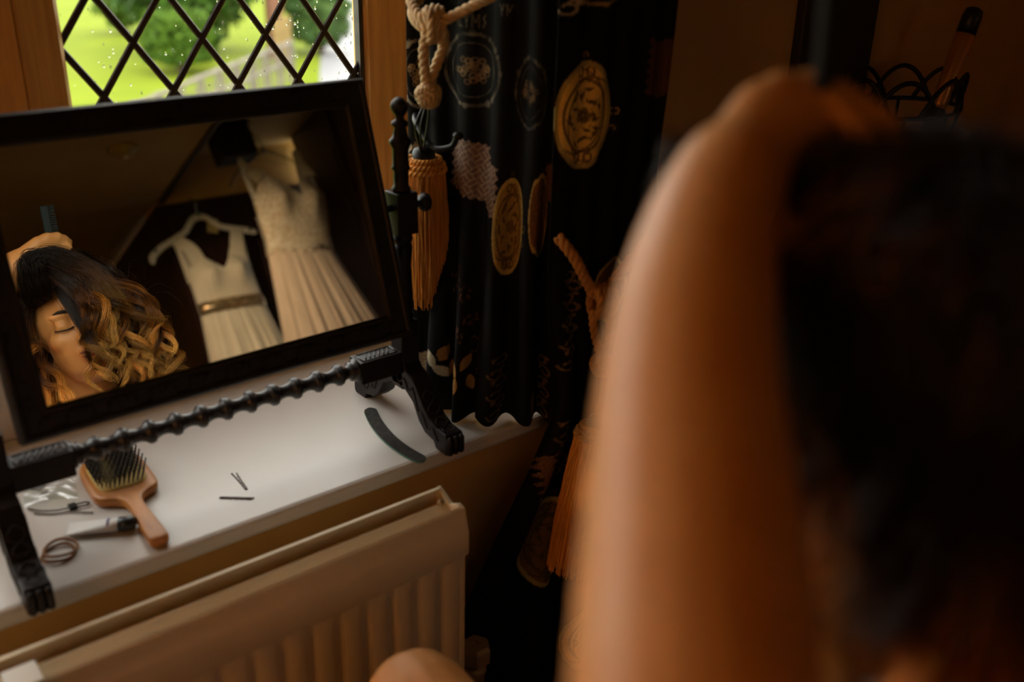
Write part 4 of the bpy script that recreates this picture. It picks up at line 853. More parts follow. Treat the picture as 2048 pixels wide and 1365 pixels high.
# hair elastics
for (cx_, cy_, rx, ry, zc, a0), lab in (((0.2020, 1.085, 0.0185, 0.0170, SZ + 0.0022, 0.3), 'tan hair elastic loop lying by the left mirror foot, lower one'), ((0.2060, 1.088, 0.0180, 0.0185, SZ + 0.0060, 1.0), 'tan hair elastic loop lying on the other elastic')):
    t = np.linspace(0, 2 * math.pi, 60, endpoint=False); x, y = rx * np.cos(t), ry * np.sin(t)
    tag(MB().tube(np.stack([cx_ + x * math.cos(a0) - y * math.sin(a0), cy_ + x * math.sin(a0) + y * math.cos(a0), zc + 0.0016 * np.sin(t * 2 + a0)], 1), 0.0019, 8, closed=True).build('hair_elastic', 'elastic'), lab, 'hair elastic', 'hair elastics on the sill')
# clear plastic packet with grey cord and clip
pk_ = thing('plastic_packet', 'clear crumpled plastic packet behind the left mirror foot', 'packet', (0.232, 1.225, SZ))
g1, g2 = np.meshgrid(np.linspace(-1, 1, 16), np.linspace(-1, 1, 16), indexing='ij'); P = np.stack([0.232 + 0.030 * g1 + 0.006 * g2, 1.222 - 0.010 * g1 + 0.026 * g2, SZ + 0.004 + 0.004 * np.sin(g1 * 4 + g2 * 3) * np.cos(g2 * 5) + 0.006 * (1 - g1 ** 2)], -1)
MB().grid(P).build('film', 'clear', pk_, fix=False)
MB().box(0.214, 0.227, 1.222, 1.235, SZ + 0.0130, SZ + 0.0138, rot=((0.77, -0.64, 0), (0.64, 0.77, 0), (0, 0, 1))).build('diamond_sticker', 'grey_cord', pk_, smooth=False)
gc = thing('corded_clip', 'grey cord with a small dark metal clip left of the brush', 'clip', (0.235, 1.178, SZ))
MB().tube(cr([(0.200, 1.205, SZ + 0.002), (0.212, 1.188, SZ + 0.003), (0.228, 1.178, SZ + 0.003), (0.243, 1.175, SZ + 0.003)], 10), 0.0013, 6).build('cord', 'grey_cord', gc)
MB().tube(cr([(0.203, 1.190, SZ + 0.002), (0.220, 1.176, SZ + 0.002), (0.240, 1.166, SZ + 0.002), (0.262, 1.148, SZ + 0.002)], 10), 0.0011, 6).build('cord', 'grey_cord', gc)
cm = MB(); cm.tube([(0.243, 1.172, SZ + 0.003), (0.262, 1.168, SZ + 0.003)], 0.0012, 6); cm.tube([(0.243, 1.179, SZ + 0.003), (0.262, 1.176, SZ + 0.003)], 0.0012, 6); cm.tube([(0.262, 1.168, SZ + 0.003), (0.265, 1.172, SZ + 0.003), (0.262, 1.176, SZ + 0.003)], 0.0012, 6); cm.box(0.241, 0.250, 1.170, 1.181, SZ + 0.001, SZ + 0.005)
cm.build('metal_clip', 'iron', gc, smooth=False)

# ================================================================== CURLING WAND IN A WIRE BASKET BY THE WALL
bsk = thing('wire_basket', 'black wire scroll basket fixed to the wall beside the dark timber', 'basket', (1.63, 0.94, 1.02))
wr = MB(); t = np.linspace(0, 2 * math.pi, 60, endpoint=False)
for zc, rr_ in ((1.020, 0.085), (1.085, 0.10)): wr.tube(np.stack([1.63 + 0.125 / 0.1 * rr_ * np.cos(t), 0.94 + 0.085 / 0.1 * rr_ * np.sin(t), np.full(60, zc)], 1), 0.004, 6, closed=True)
wr.build('hoops', 'iron', bsk)
for k in range(8):
    a = 2 * math.pi * k / 8; q = []
    for s3 in np.linspace(-1, 1, 15): q.append((1.63 + 0.125 * math.cos(a + s3 * 0.55), 0.94 + 0.085 * math.sin(a + s3 * 0.55), 1.085 + 0.058 * (1 - s3 * s3)))
    MB().tube(q, 0.0042, 6).build('scroll_arch', 'iron', bsk)
    MB().tube([(1.63 + 0.125 * math.cos(a), 0.94 + 0.085 * math.sin(a), 1.085), (1.63 + 0.107 * math.cos(a), 0.94 + 0.073 * math.sin(a), 1.02)], 0.003, 6).build('stay', 'iron', bsk)
MB().box(1.56, 1.70, 1.018, 1.042, 1.03, 1.09).build('wall_plate', 'iron', bsk, smooth=False)
bt = MB()
for k in range(-3, 4): bt.tube([(1.63 + k * 0.026, 0.94 - 0.066 * math.sqrt(1 - (k / 4) ** 2), 1.02), (1.63 + k * 0.026, 0.94 + 0.066 * math.sqrt(1 - (k / 4) ** 2), 1.02)], 0.0025, 6)
bt.build('base_wires', 'iron', bsk)
wd_ = thing('curling_wand', 'rose gold curling wand with black tip standing in the wire basket', 'curling wand', (1.712, 0.93, 1.026))
a0 = np.array([1.7165, 0.93, 1.028]); a1 = np.array([1.797, 0.93, 1.246]); ax = (a1 - a0); Lw = np.linalg.norm(ax); ax /= Lw
MB().lathe([(0, 0.012), (0.002, 0.016), (0.045, 0.0165), (0.05, 0.0145)], a0, ax, 22).build('handle', 'black_plastic', wd_)
MB().lathe([(0.05, 0.0140), (0.06, 0.0148), (Lw - 0.048, 0.0165), (Lw - 0.047, 0.0155)], a0, ax, 26).build('barrel', 'gold', wd_)
MB().lathe([(Lw - 0.048, 0.0168), (Lw - 0.016, 0.0172), (Lw - 0.005, 0.0150), (Lw - 0.001, 0.009), (Lw, 0.001)], a0, ax, 24).build('cool_tip', 'black_plastic', wd_)

# ================================================================== THE TWO DRESSES (seen in the mirror)
def sheet(s, z, fn): return fn(*np.meshgrid(s, z, indexing='ij'))
def ribbon(mb, pts, wdt, up, th=0.0012):
    p = cr(pts, 10); t = np.gradient(p, axis=0); t /= np.linalg.norm(t, axis=1)[:, None]; n = np.cross(t, np.array(up, float)); n /= np.linalg.norm(n, axis=1)[:, None] + 1e-9
    wv = np.interp(np.linspace(0, 1, len(p)), np.linspace(0, 1, len(np.atleast_1d(wdt))), np.atleast_1d(wdt)); P = np.stack([p - n * wv[:, None] / 2, p, p + n * wv[:, None] / 2], 1); P[:, 1] += np.array(up) * th * 2; mb.grid(P)
# --- left dress: ivory chiffon with wide straps and a gold sequin belt
D1 = np.array([1.768, -2.02, 0.0])
d1 = thing('chiffon_dress', 'ivory chiffon bridesmaid dress with gold sequin belt on a white hanger', 'dress', (1.768, -2.02, 0.35))
def half_w1(z): return np.interp(z, [0.35, 1.0, 1.40, 1.61, 1.65, 1.74, 1.82, 1.87, 1.99], [0.30, 0.235, 0.182, 0.153, 0.152, 0.150, 0.152, 0.135, 0.135])
def depth1(z): return np.interp(z, [0.35, 1.40, 1.61, 1.65, 1.72, 1.79, 1.86, 1.99], [0.13, 0.075, 0.050, 0.050, 0.060, 0.066, 0.030, 0.015])
def front1(S, Q, back=False):
    av = np.abs(S); top = np.where(av < 0.62, 1.79 + 0.112 * (av / 0.62) ** 1.1, 1.902 - 0.10 * ((av - 0.62) / 0.38) ** 1.2)
    if back: top = 1.76 + 0.02 * (1 - av)
    Z = 0.35 + (top - 0.35) * Q; hwid = half_w1(Z); X = S * hwid; pl = np.clip((1.64 - Z) / 0.4, 0, 1)
    Yd = depth1(Z) * np.sqrt(np.clip(1 - S ** 2, 0, 1)) + pl * (0.007 * np.sin(S * 13 + np.sin(Z * 3) * 0.8) + 0.005 * np.sin(S * 23.7 + 1.3 + Z * 1.5) + 0.003 * np.sin(S * 39 + Z * 2)) + (0.0010 * np.sin(S * 47 + Z * 12 + 2 * np.sin(S * 5))) * (1 - pl * 0.5)
    Yd = Yd + 0.030 * np.exp(-((av - 0.48) / 0.26) ** 2 - ((Z - 1.775) / 0.062) ** 2) * (not back)
    return np.stack([D1[0] + X, D1[1] + (Yd if not back else -0.25 * Yd - 0.004), Z], -1)
qz = np.concatenate([np.linspace(0, 0.7, 50), np.linspace(0.705, 1, 80)])
for bk_, nm in ((False, 'front_panel'), (True, 'back_panel')):
    o = MB().grid(sheet(np.linspace(-1, 1, 160), qz, lambda S, Q: front1(S, Q, bk_))).build(nm, 'silk_white', d1, fix=False); md = o.modifiers.new('thickness', 'SOLIDIFY'); md.thickness = 0.0015
for sg in (-1, 1):
    mb = MB(); ribbon(mb, [(D1[0] + sg * 0.088, D1[1] + 0.030, 1.815), (D1[0] + sg * 0.108, D1[1] + 0.040, 1.900), (D1[0] + sg * 0.142, D1[1] + 0.012, 1.968), (D1[0] + sg * 0.144, D1[1] - 0.004, 1.972), (D1[0] + sg * 0.132, D1[1] - 0.012, 1.93), (D1[0] + sg * 0.12, D1[1] - 0.012, 1.77)], [0.075, 0.066, 0.054, 0.050, 0.05, 0.07], (0, 1, 0)); o = mb.build('strap', 'silk_white', d1, fix=False)
    mb = MB(); ribbon(mb, [(D1[0] + sg * 0.148, D1[1] + 0.01, 1.965), (D1[0] + sg * 0.150, D1[1] + 0.02, 1.90), (D1[0] + sg * 0.135, D1[1] + 0.022, 1.80)], 0.010, (0, 1, 0)); mb.build('hanger_loop', 'strap_white', d1, fix=False)
bl = []
for sz in (1.598, 1.652):
    a = np.linspace(-1, 1, 90); bl.append(np.stack([D1[0] + a * (half_w1(sz) + 0.003), D1[1] + 0.008 + (depth1(sz) + 0.003) * np.sqrt(1 - np.minimum(a ** 2, 1)), np.full(90, sz) - 0.010 * a], 1))
o = MB().grid(np.stack([bl[0], 0.5 * (bl[0] + bl[1]) + np.array([0, 0.004, 0]), bl[1]], 1)).build('sequin_belt', 'sequin', d1, fix=False); o.modifiers.new('thickness', 'SOLIDIFY').thickness = 0.003; o['label'] = 'gold sequin belt'
h1 = thing('coat_hanger', 'white plastic hanger carrying the ivory chiffon dress', 'hanger', (1.765, -2.03, 1.98))
hpth = cr([(-0.272, 0, 1.900), (-0.262, 0, 1.925), (-0.21, 0, 1.958), (-0.14, 0, 1.985), (-0.085, 0, 2.010), (-0.055, 0, 2.040), (-0.03, 0, 2.062), (0, 0, 2.068), (0.03, 0, 2.060), (0.055, 0, 2.036), (0.085, 0, 2.006), (0.14, 0, 1.985), (0.20, 0, 1.965), (0.235, 0, 1.950)], 8) + np.array([1.765, -2.03, 0])
MB().capsule(hpth, np.interp(np.linspace(0, 1, len(hpth)), [0, 0.06, 0.3, 0.5, 0.7, 0.94, 1], [0.013, 0.016, 0.014, 0.016, 0.014, 0.016, 0.013]), 10, (1.0, 0.4), up=(0, 0, 1)).build('hanger_arms', 'hanger_white', h1)
for x, zn in ((-0.245, 1.938), (0.215, 1.955)): MB().box(1.765 + x - 0.006, 1.765 + x + 0.006, -2.037, -2.022, zn, zn + 0.014).build('strap_notch', 'cap_navy', h1, smooth=False)
MB().tube(cr([(1.765, -2.03, 2.07), (1.765, -2.03, 2.115), (1.772, -2.03, 2.135), (1.778, -2.045, 2.155), (1.772, -2.07, 2.172), (1.765, -2.095, 2.170), (1.762, -2.108, 2.155)], 8), 0.0022, 8).build('hook', 'steel', h1)
MB().lathe([(2.066, 0.010), (2.085, 0.009), (2.09, 0.006)], (1.765, -2.03, 0), n=12).build('hook_collar', 'teal', h1)
tag(MB().box(1.795, 1.845, -2.046, -2.042, 1.985, 2.055, rot=((0.95, 0, 0.3), (0, 1, 0), (-0.3, 0, 0.95))).build('swing_tag', 'card', smooth=False), 'yellowish card tag behind the neck of the white hanger', 'tag')
tag(MB().grid(sheet(np.linspace(-1, 1, 14), np.linspace(-1, 1, 14), lambda a, b_: np.stack([1.785 + 0.055 * a + 0.01 * b_, -2.048 + 0.006 * np.sin(a * 5 + b_ * 4), 1.975 + 0.03 * b_ + 0.008 * a], -1))).build('plastic_bag', 'clear', fix=False), 'small clear plastic bag hanging under the white hanger neck', 'bag')
# --- right dress: lace bodice and blush tulle skirt
D2 = np.array([2.005, -1.63, 0.0])
d2 = thing('lace_dress', 'wedding dress with ivory lace bodice, jewelled waist and blush tulle skirt', 'dress', (2.005, -1.63, 0.35))
def half_w2(z): return np.interp(z, [0.35, 1.30, 1.55, 1.70, 1.76, 1.86, 1.95, 2.03, 2.12], [0.36, 0.240, 0.185, 0.153, 0.150, 0.162, 0.171, 0.148, 0.132])
def depth2(z): return np.interp(z, [0.35, 1.30, 1.70, 1.76, 1.86, 1.95, 2.03, 2.12], [0.20, 0.11, 0.062, 0.058, 0.066, 0.070, 0.045, 0.02])
def cx2(z): return np.interp(z, [1.3, 1.7, 1.95, 2.12], [-0.005, -0.022, 0.015, -0.015])
def lean2(X, Z): return Z - 0.11 * X * np.clip((Z - 1.35) / 0.35, 0, 1)
def bod2(S, Q, back=False):
    s0 = 0.14; av = np.where(S > s0, (S - s0) / (1 - s0), (s0 - S) / (1 + s0))
    top = np.where(av < 0.66, 1.935 + 0.150 * (av / 0.66) ** 0.9, 2.085 - 0.15 * ((av - 0.66) / 0.34) ** 1.1); top = top if not back else 1.88 + 0 * S
    bot = 1.712 - 0.016 * np.abs(np.sin(S * 11)) - 0.020 * np.exp(-(S / 0.35) ** 2); Z = bot + (top - bot) * Q
    X = S * half_w2(Z); Yd = depth2(Z) * np.sqrt(np.clip(1 - S ** 2, 0, 1)) + 0.034 * np.exp(-((np.abs(S - 0.05) - 0.47) / 0.25) ** 2 - ((Z - 1.925) / 0.07) ** 2) * (not back)
    return np.stack([D2[0] + X + cx2(Z), D2[1] + (Yd + 0.005 if not back else -0.3 * Yd - 0.006), lean2(X, Z)], -1)
for bk_, nm in ((False, 'lace_bodice'), (True, 'bodice_back')):
    o = MB().grid(sheet(np.linspace(-1, 1, 140), np.linspace(0, 1, 70), lambda S, Q: bod2(S, Q, bk_))).build(nm, 'lace', d2, fix=False); o.modifiers.new('thickness', 'SOLIDIFY').thickness = 0.002
def skirt2(A, Z):
    S = np.cos(A); w_ = half_w2(Z) - 0.003; pl = np.clip((1.72 - Z) / 0.35, 0, 1) * 0.016
    return np.stack([D2[0] + S * w_ + cx2(Z), D2[1] + (depth2(Z) + 0.36 * pl * np.sin(A * 17 + 1.5 * np.sin(A * 3)) + 0.26 * pl * np.sin(A * 31 + 2 + Z) + 0.15 * pl * np.sin(A * 53)) * np.sin(A) * np.where(np.sin(A) > 0, 1, 0.45), lean2(S * w_, Z)], -1)
o = MB().grid(sheet(np.linspace(0, 2 * math.pi, 320), np.linspace(0.35, 1.735, 70), skirt2)).build('tulle_skirt', 'tulle', d2, fix=False)
for sg in (-1, 1):
    mb = MB(); xs_ = D2[0] - 0.01; ribbon(mb, [(xs_ + sg * 0.112 + 0.018, D2[1] + 0.052, 2.035 - sg * 0.014), (xs_ + sg * 0.125, D2[1] + 0.03, 2.095), (xs_ + sg * 0.133, D2[1] + 0.008, 2.150), (xs_ + sg * 0.132, D2[1] - 0.006, 2.150), (xs_ + sg * 0.12, D2[1] - 0.014, 2.0), (xs_ + sg * 0.11, D2[1] - 0.014, 1.88)], [0.075, 0.038, 0.026, 0.026, 0.03, 0.05], (0, 1, 0)); mb.build('strap', 'lace', d2, fix=False)
    mb = MB(); ribbon(mb, [(xs_ + sg * 0.140, D2[1] + 0.01, 2.155), (xs_ + sg * 0.150, D2[1] + 0.02, 2.06), (xs_ + sg * 0.150 + 0.02, D2[1] + 0.02, 1.95)], 0.011, (0, 1, 0)); mb.build('hanger_loop', 'strap_white', d2, fix=False)
bj = MB(); R = random.Random(5)
for k in range(34):
    a = R.uniform(-1, 1); bz = R.uniform(-1, 1) * (1 - abs(a)) ; x = D2[0] + 0.018 + a * 0.034; bj.ell((x, D2[1] + 0.076 - 0.4 * (a * 0.034) ** 2 * 10, 1.706 + bz * 0.018 - 0.1 * (x - D2[0])), (0.0045, 0.004, 0.0045), nu=7, nv=5)
o = bj.build('waist_brooch', 'steel', d2, smooth=False); o['label'] = 'crystal waist brooch'
h2 = thing('coat_hanger', 'clear plastic hanger with metal hook carrying the lace wedding dress', 'hanger', (1.985, -1.635, 2.14))
hp2 = cr([(-0.205, 0, 2.055), (-0.16, 0, 2.105), (-0.10, 0, 2.145), (-0.04, 0, 2.175), (0, 0, 2.19), (0.04, 0, 2.175), (0.10, 0, 2.140), (0.16, 0, 2.100), (0.215, 0, 2.045)], 8) + np.array([1.985, -1.637, 0])
MB().capsule(hp2, 0.010, 10, (1.1, 0.5), up=(0, 0, 1)).build('hanger_arms', 'clear', h2)
MB().tube(cr([(1.985, -1.637, 2.185), (1.985, -1.637, 2.235), (1.975, -1.637, 2.262), (1.963, -1.642, 2.292), (1.960, -1.655, 2.322), (1.972, -1.662, 2.345), (1.988, -1.66, 2.345), (1.994, -1.655, 2.335)], 8), 0.0024, 8).build('hook', 'steel', h2)
MB().lathe([(2.18, 0.012), (2.20, 0.010), (2.215, 0.006)], (1.985, -1.637, 0), n=12).build('hook_collar', 'clear', h2)
tag(MB().tube(cr([(1.972, -1.69, 2.335), (1.972, -1.662, 2.337), (1.972, -1.645, 2.352)], 6), 0.004, 8).build('iron_nail', 'iron'), 'iron nail in the ceiling beam holding the wedding dress hanger', 'nail')
tag(MB().grid(sheet(np.linspace(-1, 1, 16), np.linspace(-1, 1, 16), lambda a, b_: np.stack([2.0 + 0.075 * a + 0.012 * b_, -1.622 + 0.008 * np.sin(a * 5 + b_ * 4), 2.165 - 0.35 * 0.06 * a + 0.045 * b_], -1))).build('garment_film', 'clear', fix=False), 'clear plastic film draped on the neck of the clear hanger', 'film')

# ================================================================== ADDED FILL LIGHTS: unseen floor lamp and ceiling spotlight
lp = thing('fill_floor_lamp', 'warm floor lamp with linen shade standing at the left of the room', 'lamp', (-1.25, 0.20, 0))  # out of view, added for warm light on radiator, knee and arm
MB().lathe([(0, 0.15), (0.02, 0.15), (0.03, 0.03), (0.04, 0.012)], (-1.25, 0.20, 0), n=24).build('base', 'iron', lp)
MB().tube([(-1.25, 0.20, 0.03), (-1.25, 0.20, 1.2)], 0.01, 10).build('pole', 'iron', lp)
mb = MB(); tt = np.linspace(0, 2 * math.pi, 40); mb.grid(np.stack([np.stack([-1.25 + r_ * np.cos(tt), 0.20 + r_ * np.sin(tt), np.full(40, zz_)], 1) for r_, zz_ in ((0.20, 1.12), (0.14, 1.40))], 1)); 
sm = bpy.data.materials.new('linen_shade_glow'); sm.use_nodes = True; ntt = sm.node_tree; ntt.nodes.remove(ntt.nodes['Principled BSDF'])
trl = ntt.nodes.new('ShaderNodeBsdfTranslucent'); dif = ntt.nodes.new('ShaderNodeBsdfDiffuse'); mxs = ntt.nodes.new('ShaderNodeMixShader'); mxs.inputs[0].default_value = 0.35
for q in (trl, dif): q.inputs[0].default_value = (0.85, 0.72, 0.5, 1)
ntt.links.new(trl.outputs[0], mxs.inputs[1]); ntt.links.new(dif.outputs[0], mxs.inputs[2]); ntt.links.new(mxs.outputs[0], ntt.nodes['Material Output'].inputs[0])
mb.build('shade', sm, lp, fix=False)
sl = thing('fill_spotlight', 'small ceiling spotlight aimed at the hanging dresses', 'spotlight', (0.75, -0.75, 2.2))  # out of view, added to brighten the dresses in the mirror
MB().lathe([(0, 0.045), (-0.012, 0.045), (-0.016, 0.012), (-0.04, 0.010)], (0.75, -0.75, 2.2), n=20).build('base', 'hanger_white', sl)
sdir = np.array([1.13, -1.05, -0.74]); sdir /= np.linalg.norm(sdir)
MB().lathe([(-0.05, 0.02), (-0.045, 0.03), (0.02, 0.034), (0.022, 0.031), (-0.02, 0.028)], np.array([0.75, -0.75, 2.145]), sdir, 20).build('lamp_head', 'hanger_white', sl)
sp_ = bpy.data.lights.new('fill_spot_bulb', 'SPOT'); sp_.energy = FILL_SPOT_POWER; sp_.color = (1.0, 0.72, 0.42); sp_.spot_size = math.radians(52); sp_.spot_blend = 1.0; sp_.shadow_soft_size = 0.03
so = bpy.data.objects.new('fill_spot_bulb', sp_); C.objects.link(so); so.parent = sl; so.location = tuple(np.array([0, 0, -0.055]) + sdir * 0.03); so.rotation_euler = Vector(sdir).to_track_quat('-Z', 'Y').to_euler()
ld = bpy.data.lights.new('fill_lamp_bulb', 'POINT'); ld.energy = FILL_LAMP_POWER; ld.color = (1.0, 0.56, 0.24); ld.shadow_soft_size = 0.05
lo = bpy.data.objects.new('fill_lamp_bulb', ld); C.objects.link(lo); lo.parent = lp; lo.location = (0, 0, 1.25)

# ================================================================== PEOPLE
def rotm(rx, ry, rz): return np.array(Matrix.Rotation(rz, 3, 'Z') @ Matrix.Rotation(ry, 3, 'Y') @ Matrix.Rotation(rx, 3, 'X'))
def head(mb, c, R):
    c = np.array(c)
    def E(p, r): mb.ell(c + R @ np.array(p), r, R)
    def T(pts, r): mb.capsule([c + R @ np.array(p) for p in pts], r, 10)
    E((0, -0.012, 0.025), (0.075, 0.092, 0.088)); E((0, 0.030, -0.030), (0.061, 0.062, 0.085)); E((0, 0.036, -0.072), (0.047, 0.050, 0.036)); E((0, 0.072, -0.098), (0.019, 0.015, 0.013))
    for s in (-1, 1):
        E((s * 0.038, 0.060, -0.024), (0.024, 0.024, 0.022)); E((s * 0.030, 0.080, 0.020), (0.026, 0.012, 0.009)); E((s * 0.031, 0.078, 0.001), (0.0155, 0.0135, 0.011)); E((s * 0.0115, 0.100, -0.032), (0.008, 0.008, 0.007))
        t = np.linspace(0, 5.0, 12); T([(s * 0.079, -0.012 - 0.017 * math.cos(a) * 0.9, -0.008 + 0.028 * math.sin(a)) for a in t], 0.0052); E((s * 0.075, -0.010, -0.008), (0.005, 0.014, 0.024)); E((s * 0.077, -0.002, -0.033), (0.006, 0.008, 0.009))
    T([(0, 0.088, 0.010), (0, 0.098, -0.012), (0, 0.110, -0.028)], [0.008, 0.0095, 0.0115])
    E((0, 0.093, -0.057), (0.023, 0.009, 0.0055)); E((0, 0.091, -0.067), (0.020, 0.0095, 0.0065))
def hand(mb, wrist, d, n, curl=0.5, side=1, nails=None):
    """Palm, four unequal fingers and a thumb; d = along the hand, n = out of its back."""
    w = np.array(wrist, float); d = np.array(d, float); d /= np.linalg.norm(d); n = np.array(n, float); n -= (n @ d) * d; n /= np.linalg.norm(n); s = np.cross(d, n) * side
    for k, (o, L) in enumerate(((0.030, 0.082), (0.010, 0.090), (-0.011, 0.084), (-0.030, 0.066))):
        b_ = w + d * 0.088 + s * o; mb.capsule([w + d * 0.012 + s * o * 0.55, b_], [0.016, 0.0115], 10); p = b_; an = curl * 0.6; pts = [b_]
        for seg in (0.45, 0.32, 0.25):
            p = p + (d * math.cos(an) - n * math.sin(an)) * L * seg; pts.append(p); an += curl * 0.8
        mb.capsule(pts, [0.0095, 0.0086, 0.0078, 0.0068], 9)
        if nails is not None: nails.append(MB().ell(pts[-1] + n * 0.005, (0.005, 0.005, 0.005), nu=8, nv=6))
    b_ = w + d * 0.022 + s * 0.026; mb.capsule([w + d * 0.015 + s * 0.012, b_ + s * 0.012, b_ + d * 0.038 + s * 0.026 - n * 0.010, b_ + d * 0.064 + s * 0.028 - n * 0.018], [0.015, 0.0125, 0.0100, 0.0080], 10)

HC = np.array([0.492, 0.243, 1.150]); HR = rotm(-0.10, 0.0, 0.12)
def hp_(p): return HC + HR @ np.array(p)
# ---- seated person
pa = thing('person', 'seated person in white robe with curled brown and blonde hair, reflected in the mirror', 'person', (0.49, 0.15, 0.0))
b = MB(); head(b, HC, HR)
b.capsule([(0.489, 0.165, 0.965), (0.488, 0.188, 1.03), (0.488, 0.215, 1.09)], [0.062, 0.052, 0.052], 16)
b.capsule([(0.49, 0.12, 0.56), (0.49, 0.115, 0.66), (0.49, 0.125, 0.78), (0.49, 0.140, 0.88), (0.49, 0.155, 0.945)], [0.155, 0.125, 0.135, 0.150, 0.10], 22, (1.0, 0.72), up=(1, 0, 0))
for s in (-1, 1):
    sh = (0.49 + s * 0.160, 0.140, 0.925); b.capsule([(0.49 + s * 0.04, 0.150, 0.965), sh], [0.055, 0.052], 12)
    el = (0.49 + s * 0.215, 0.150, 0.68); wr_ = (0.49 + s * 0.095, 0.36, 0.650); b.capsule([sh, (0.49 + s * 0.2, 0.145, 0.80), el], [0.050, 0.043, 0.037], 12); b.capsule([el, (0.49 + s * 0.165, 0.25, 0.662), wr_], [0.038, 0.035, 0.025], 12)
    hand(b, wr_, (-s * 0.35, 1.0, 0.05), (0, 0.05, 1), 0.35, s)
    hx = 0.49 + s * 0.085; kn = np.array([0.450, 0.695, 0.602]) if s < 0 else np.array([0.80, 0.50, 0.525]); b.capsule([(hx, 0.13, 0.535), (0.5 * (hx + kn[0]), 0.40, 0.565), kn], [0.100, 0.082, 0.061], 16)
    an = np.array([kn[0] + s * 0.01, kn[1] - 0.02, 0.12]); b.capsule([kn, (kn[0], kn[1] - 0.045, 0.40), an], [0.058, 0.053, 0.033], 14); b.capsule([an, (an[0], an[1] + 0.07, 0.05), (an[0], an[1] + 0.15, 0.026)], [0.034, 0.032, 0.022], 12, (1.15, 0.8)); b.ell((an[0], an[1] - 0.02, 0.035), (0.03, 0.035, 0.034))
blobby(b, 'body', 'skin', 0.0045, pa, 5)
rb = MB()
rb.capsule([(0.49, 0.12, 0.53), (0.49, 0.115, 0.66), (0.49, 0.125, 0.78), (0.49, 0.138, 0.88), (0.49, 0.145, 0.915)], [0.172, 0.142, 0.152, 0.165, 0.13], 22, (1.0, 0.74), up=(1, 0, 0))
for s in (-1, 1):
    rb.capsule([(0.49 + s * 0.12, 0.14, 0.925), (0.49 + s * 0.165, 0.140, 0.915), (0.49 + s * 0.208, 0.147, 0.79), (0.49 + s * 0.218, 0.155, 0.70)], [0.058, 0.064, 0.062, 0.064], 12)
    rb.capsule([(0.49 + s * 0.085, 0.10, 0.985), (0.49 + s * 0.088, 0.17, 0.998), (0.49 + s * 0.07, 0.235, 0.955), (0.49 + s * 0.02, 0.262, 0.86)], 0.017, 10)
    rb.capsule([(0.49 + s * 0.09, 0.13, 0.54), (0.49 + s * 0.10, 0.34, 0.565)], [0.118, 0.108], 16)
rb.capsule([(0.41, 0.09, 0.985), (0.49, 0.075, 0.99), (0.57, 0.09, 0.985)], 0.017, 10)
blobby(rb, 'robe', 'robe', 0.006, pa, 4)
fx = MB()
for s in (-1, 1):
    t = np.linspace(-1, 1, 12); fx.tube([hp_((s * 0.031 + 0.017 * a, 0.0905 - 0.006 * a * a - 0.004 * s * a, -0.006 - 0.003 * (1 - a * a))) for a in t], 0.0014, 5)
    for a in np.linspace(-0.8, 1, 9): fx.tube([hp_((s * 0.031 + 0.016 * a * s, 0.0905 - 0.006 * a * a, -0.0075)), hp_((s * 0.031 + 0.020 * a * s, 0.096 - 0.006 * a * a, -0.0125))], 0.0005, 4)
fx.build('eyelashes', 'lash', pa)
bw = MB()
for s in (-1, 1): bw.capsule([hp_((s * (0.031 + 0.019 * a), 0.0925 - 0.010 * (a + 0.2) ** 2, 0.021 + 0.005 * (1 - a * a))) for a in np.linspace(-1, 1, 9)], [0.0014, 0.0026, 0.003, 0.003, 0.003, 0.0026, 0.002, 0.0016, 0.001], 6)
bw.build('eyebrows', 'lash', pa)
lpm = MB(); lpm.capsule([hp_((x, 0.1015 - 6 * x * x, -0.058 + 0.0 * x)) for x in np.linspace(-0.02, 0.02, 7)], [0.001, 0.0028, 0.0036, 0.003, 0.0036, 0.0028, 0.001], 8); lpm.capsule([hp_((x, 0.1000 - 6 * x * x, -0.0665 + 4 * x * x)) for x in np.linspace(-0.018, 0.018, 7)], [0.001, 0.003, 0.004, 0.0042, 0.004, 0.003, 0.001], 8); lpm.build('lips', 'lip', pa)
for s in (-1, 1):
    er = MB().ell(hp_((s * 0.081, 0.002, -0.041)), (0.0042, 0.0042, 0.0042), nu=8, nv=6); er.ell(hp_((s * 0.081, 0.003, -0.051)), (0.0032, 0.0032, 0.0036), nu=8, nv=6)
    er.build('earring', 'earring', pa, smooth=False)

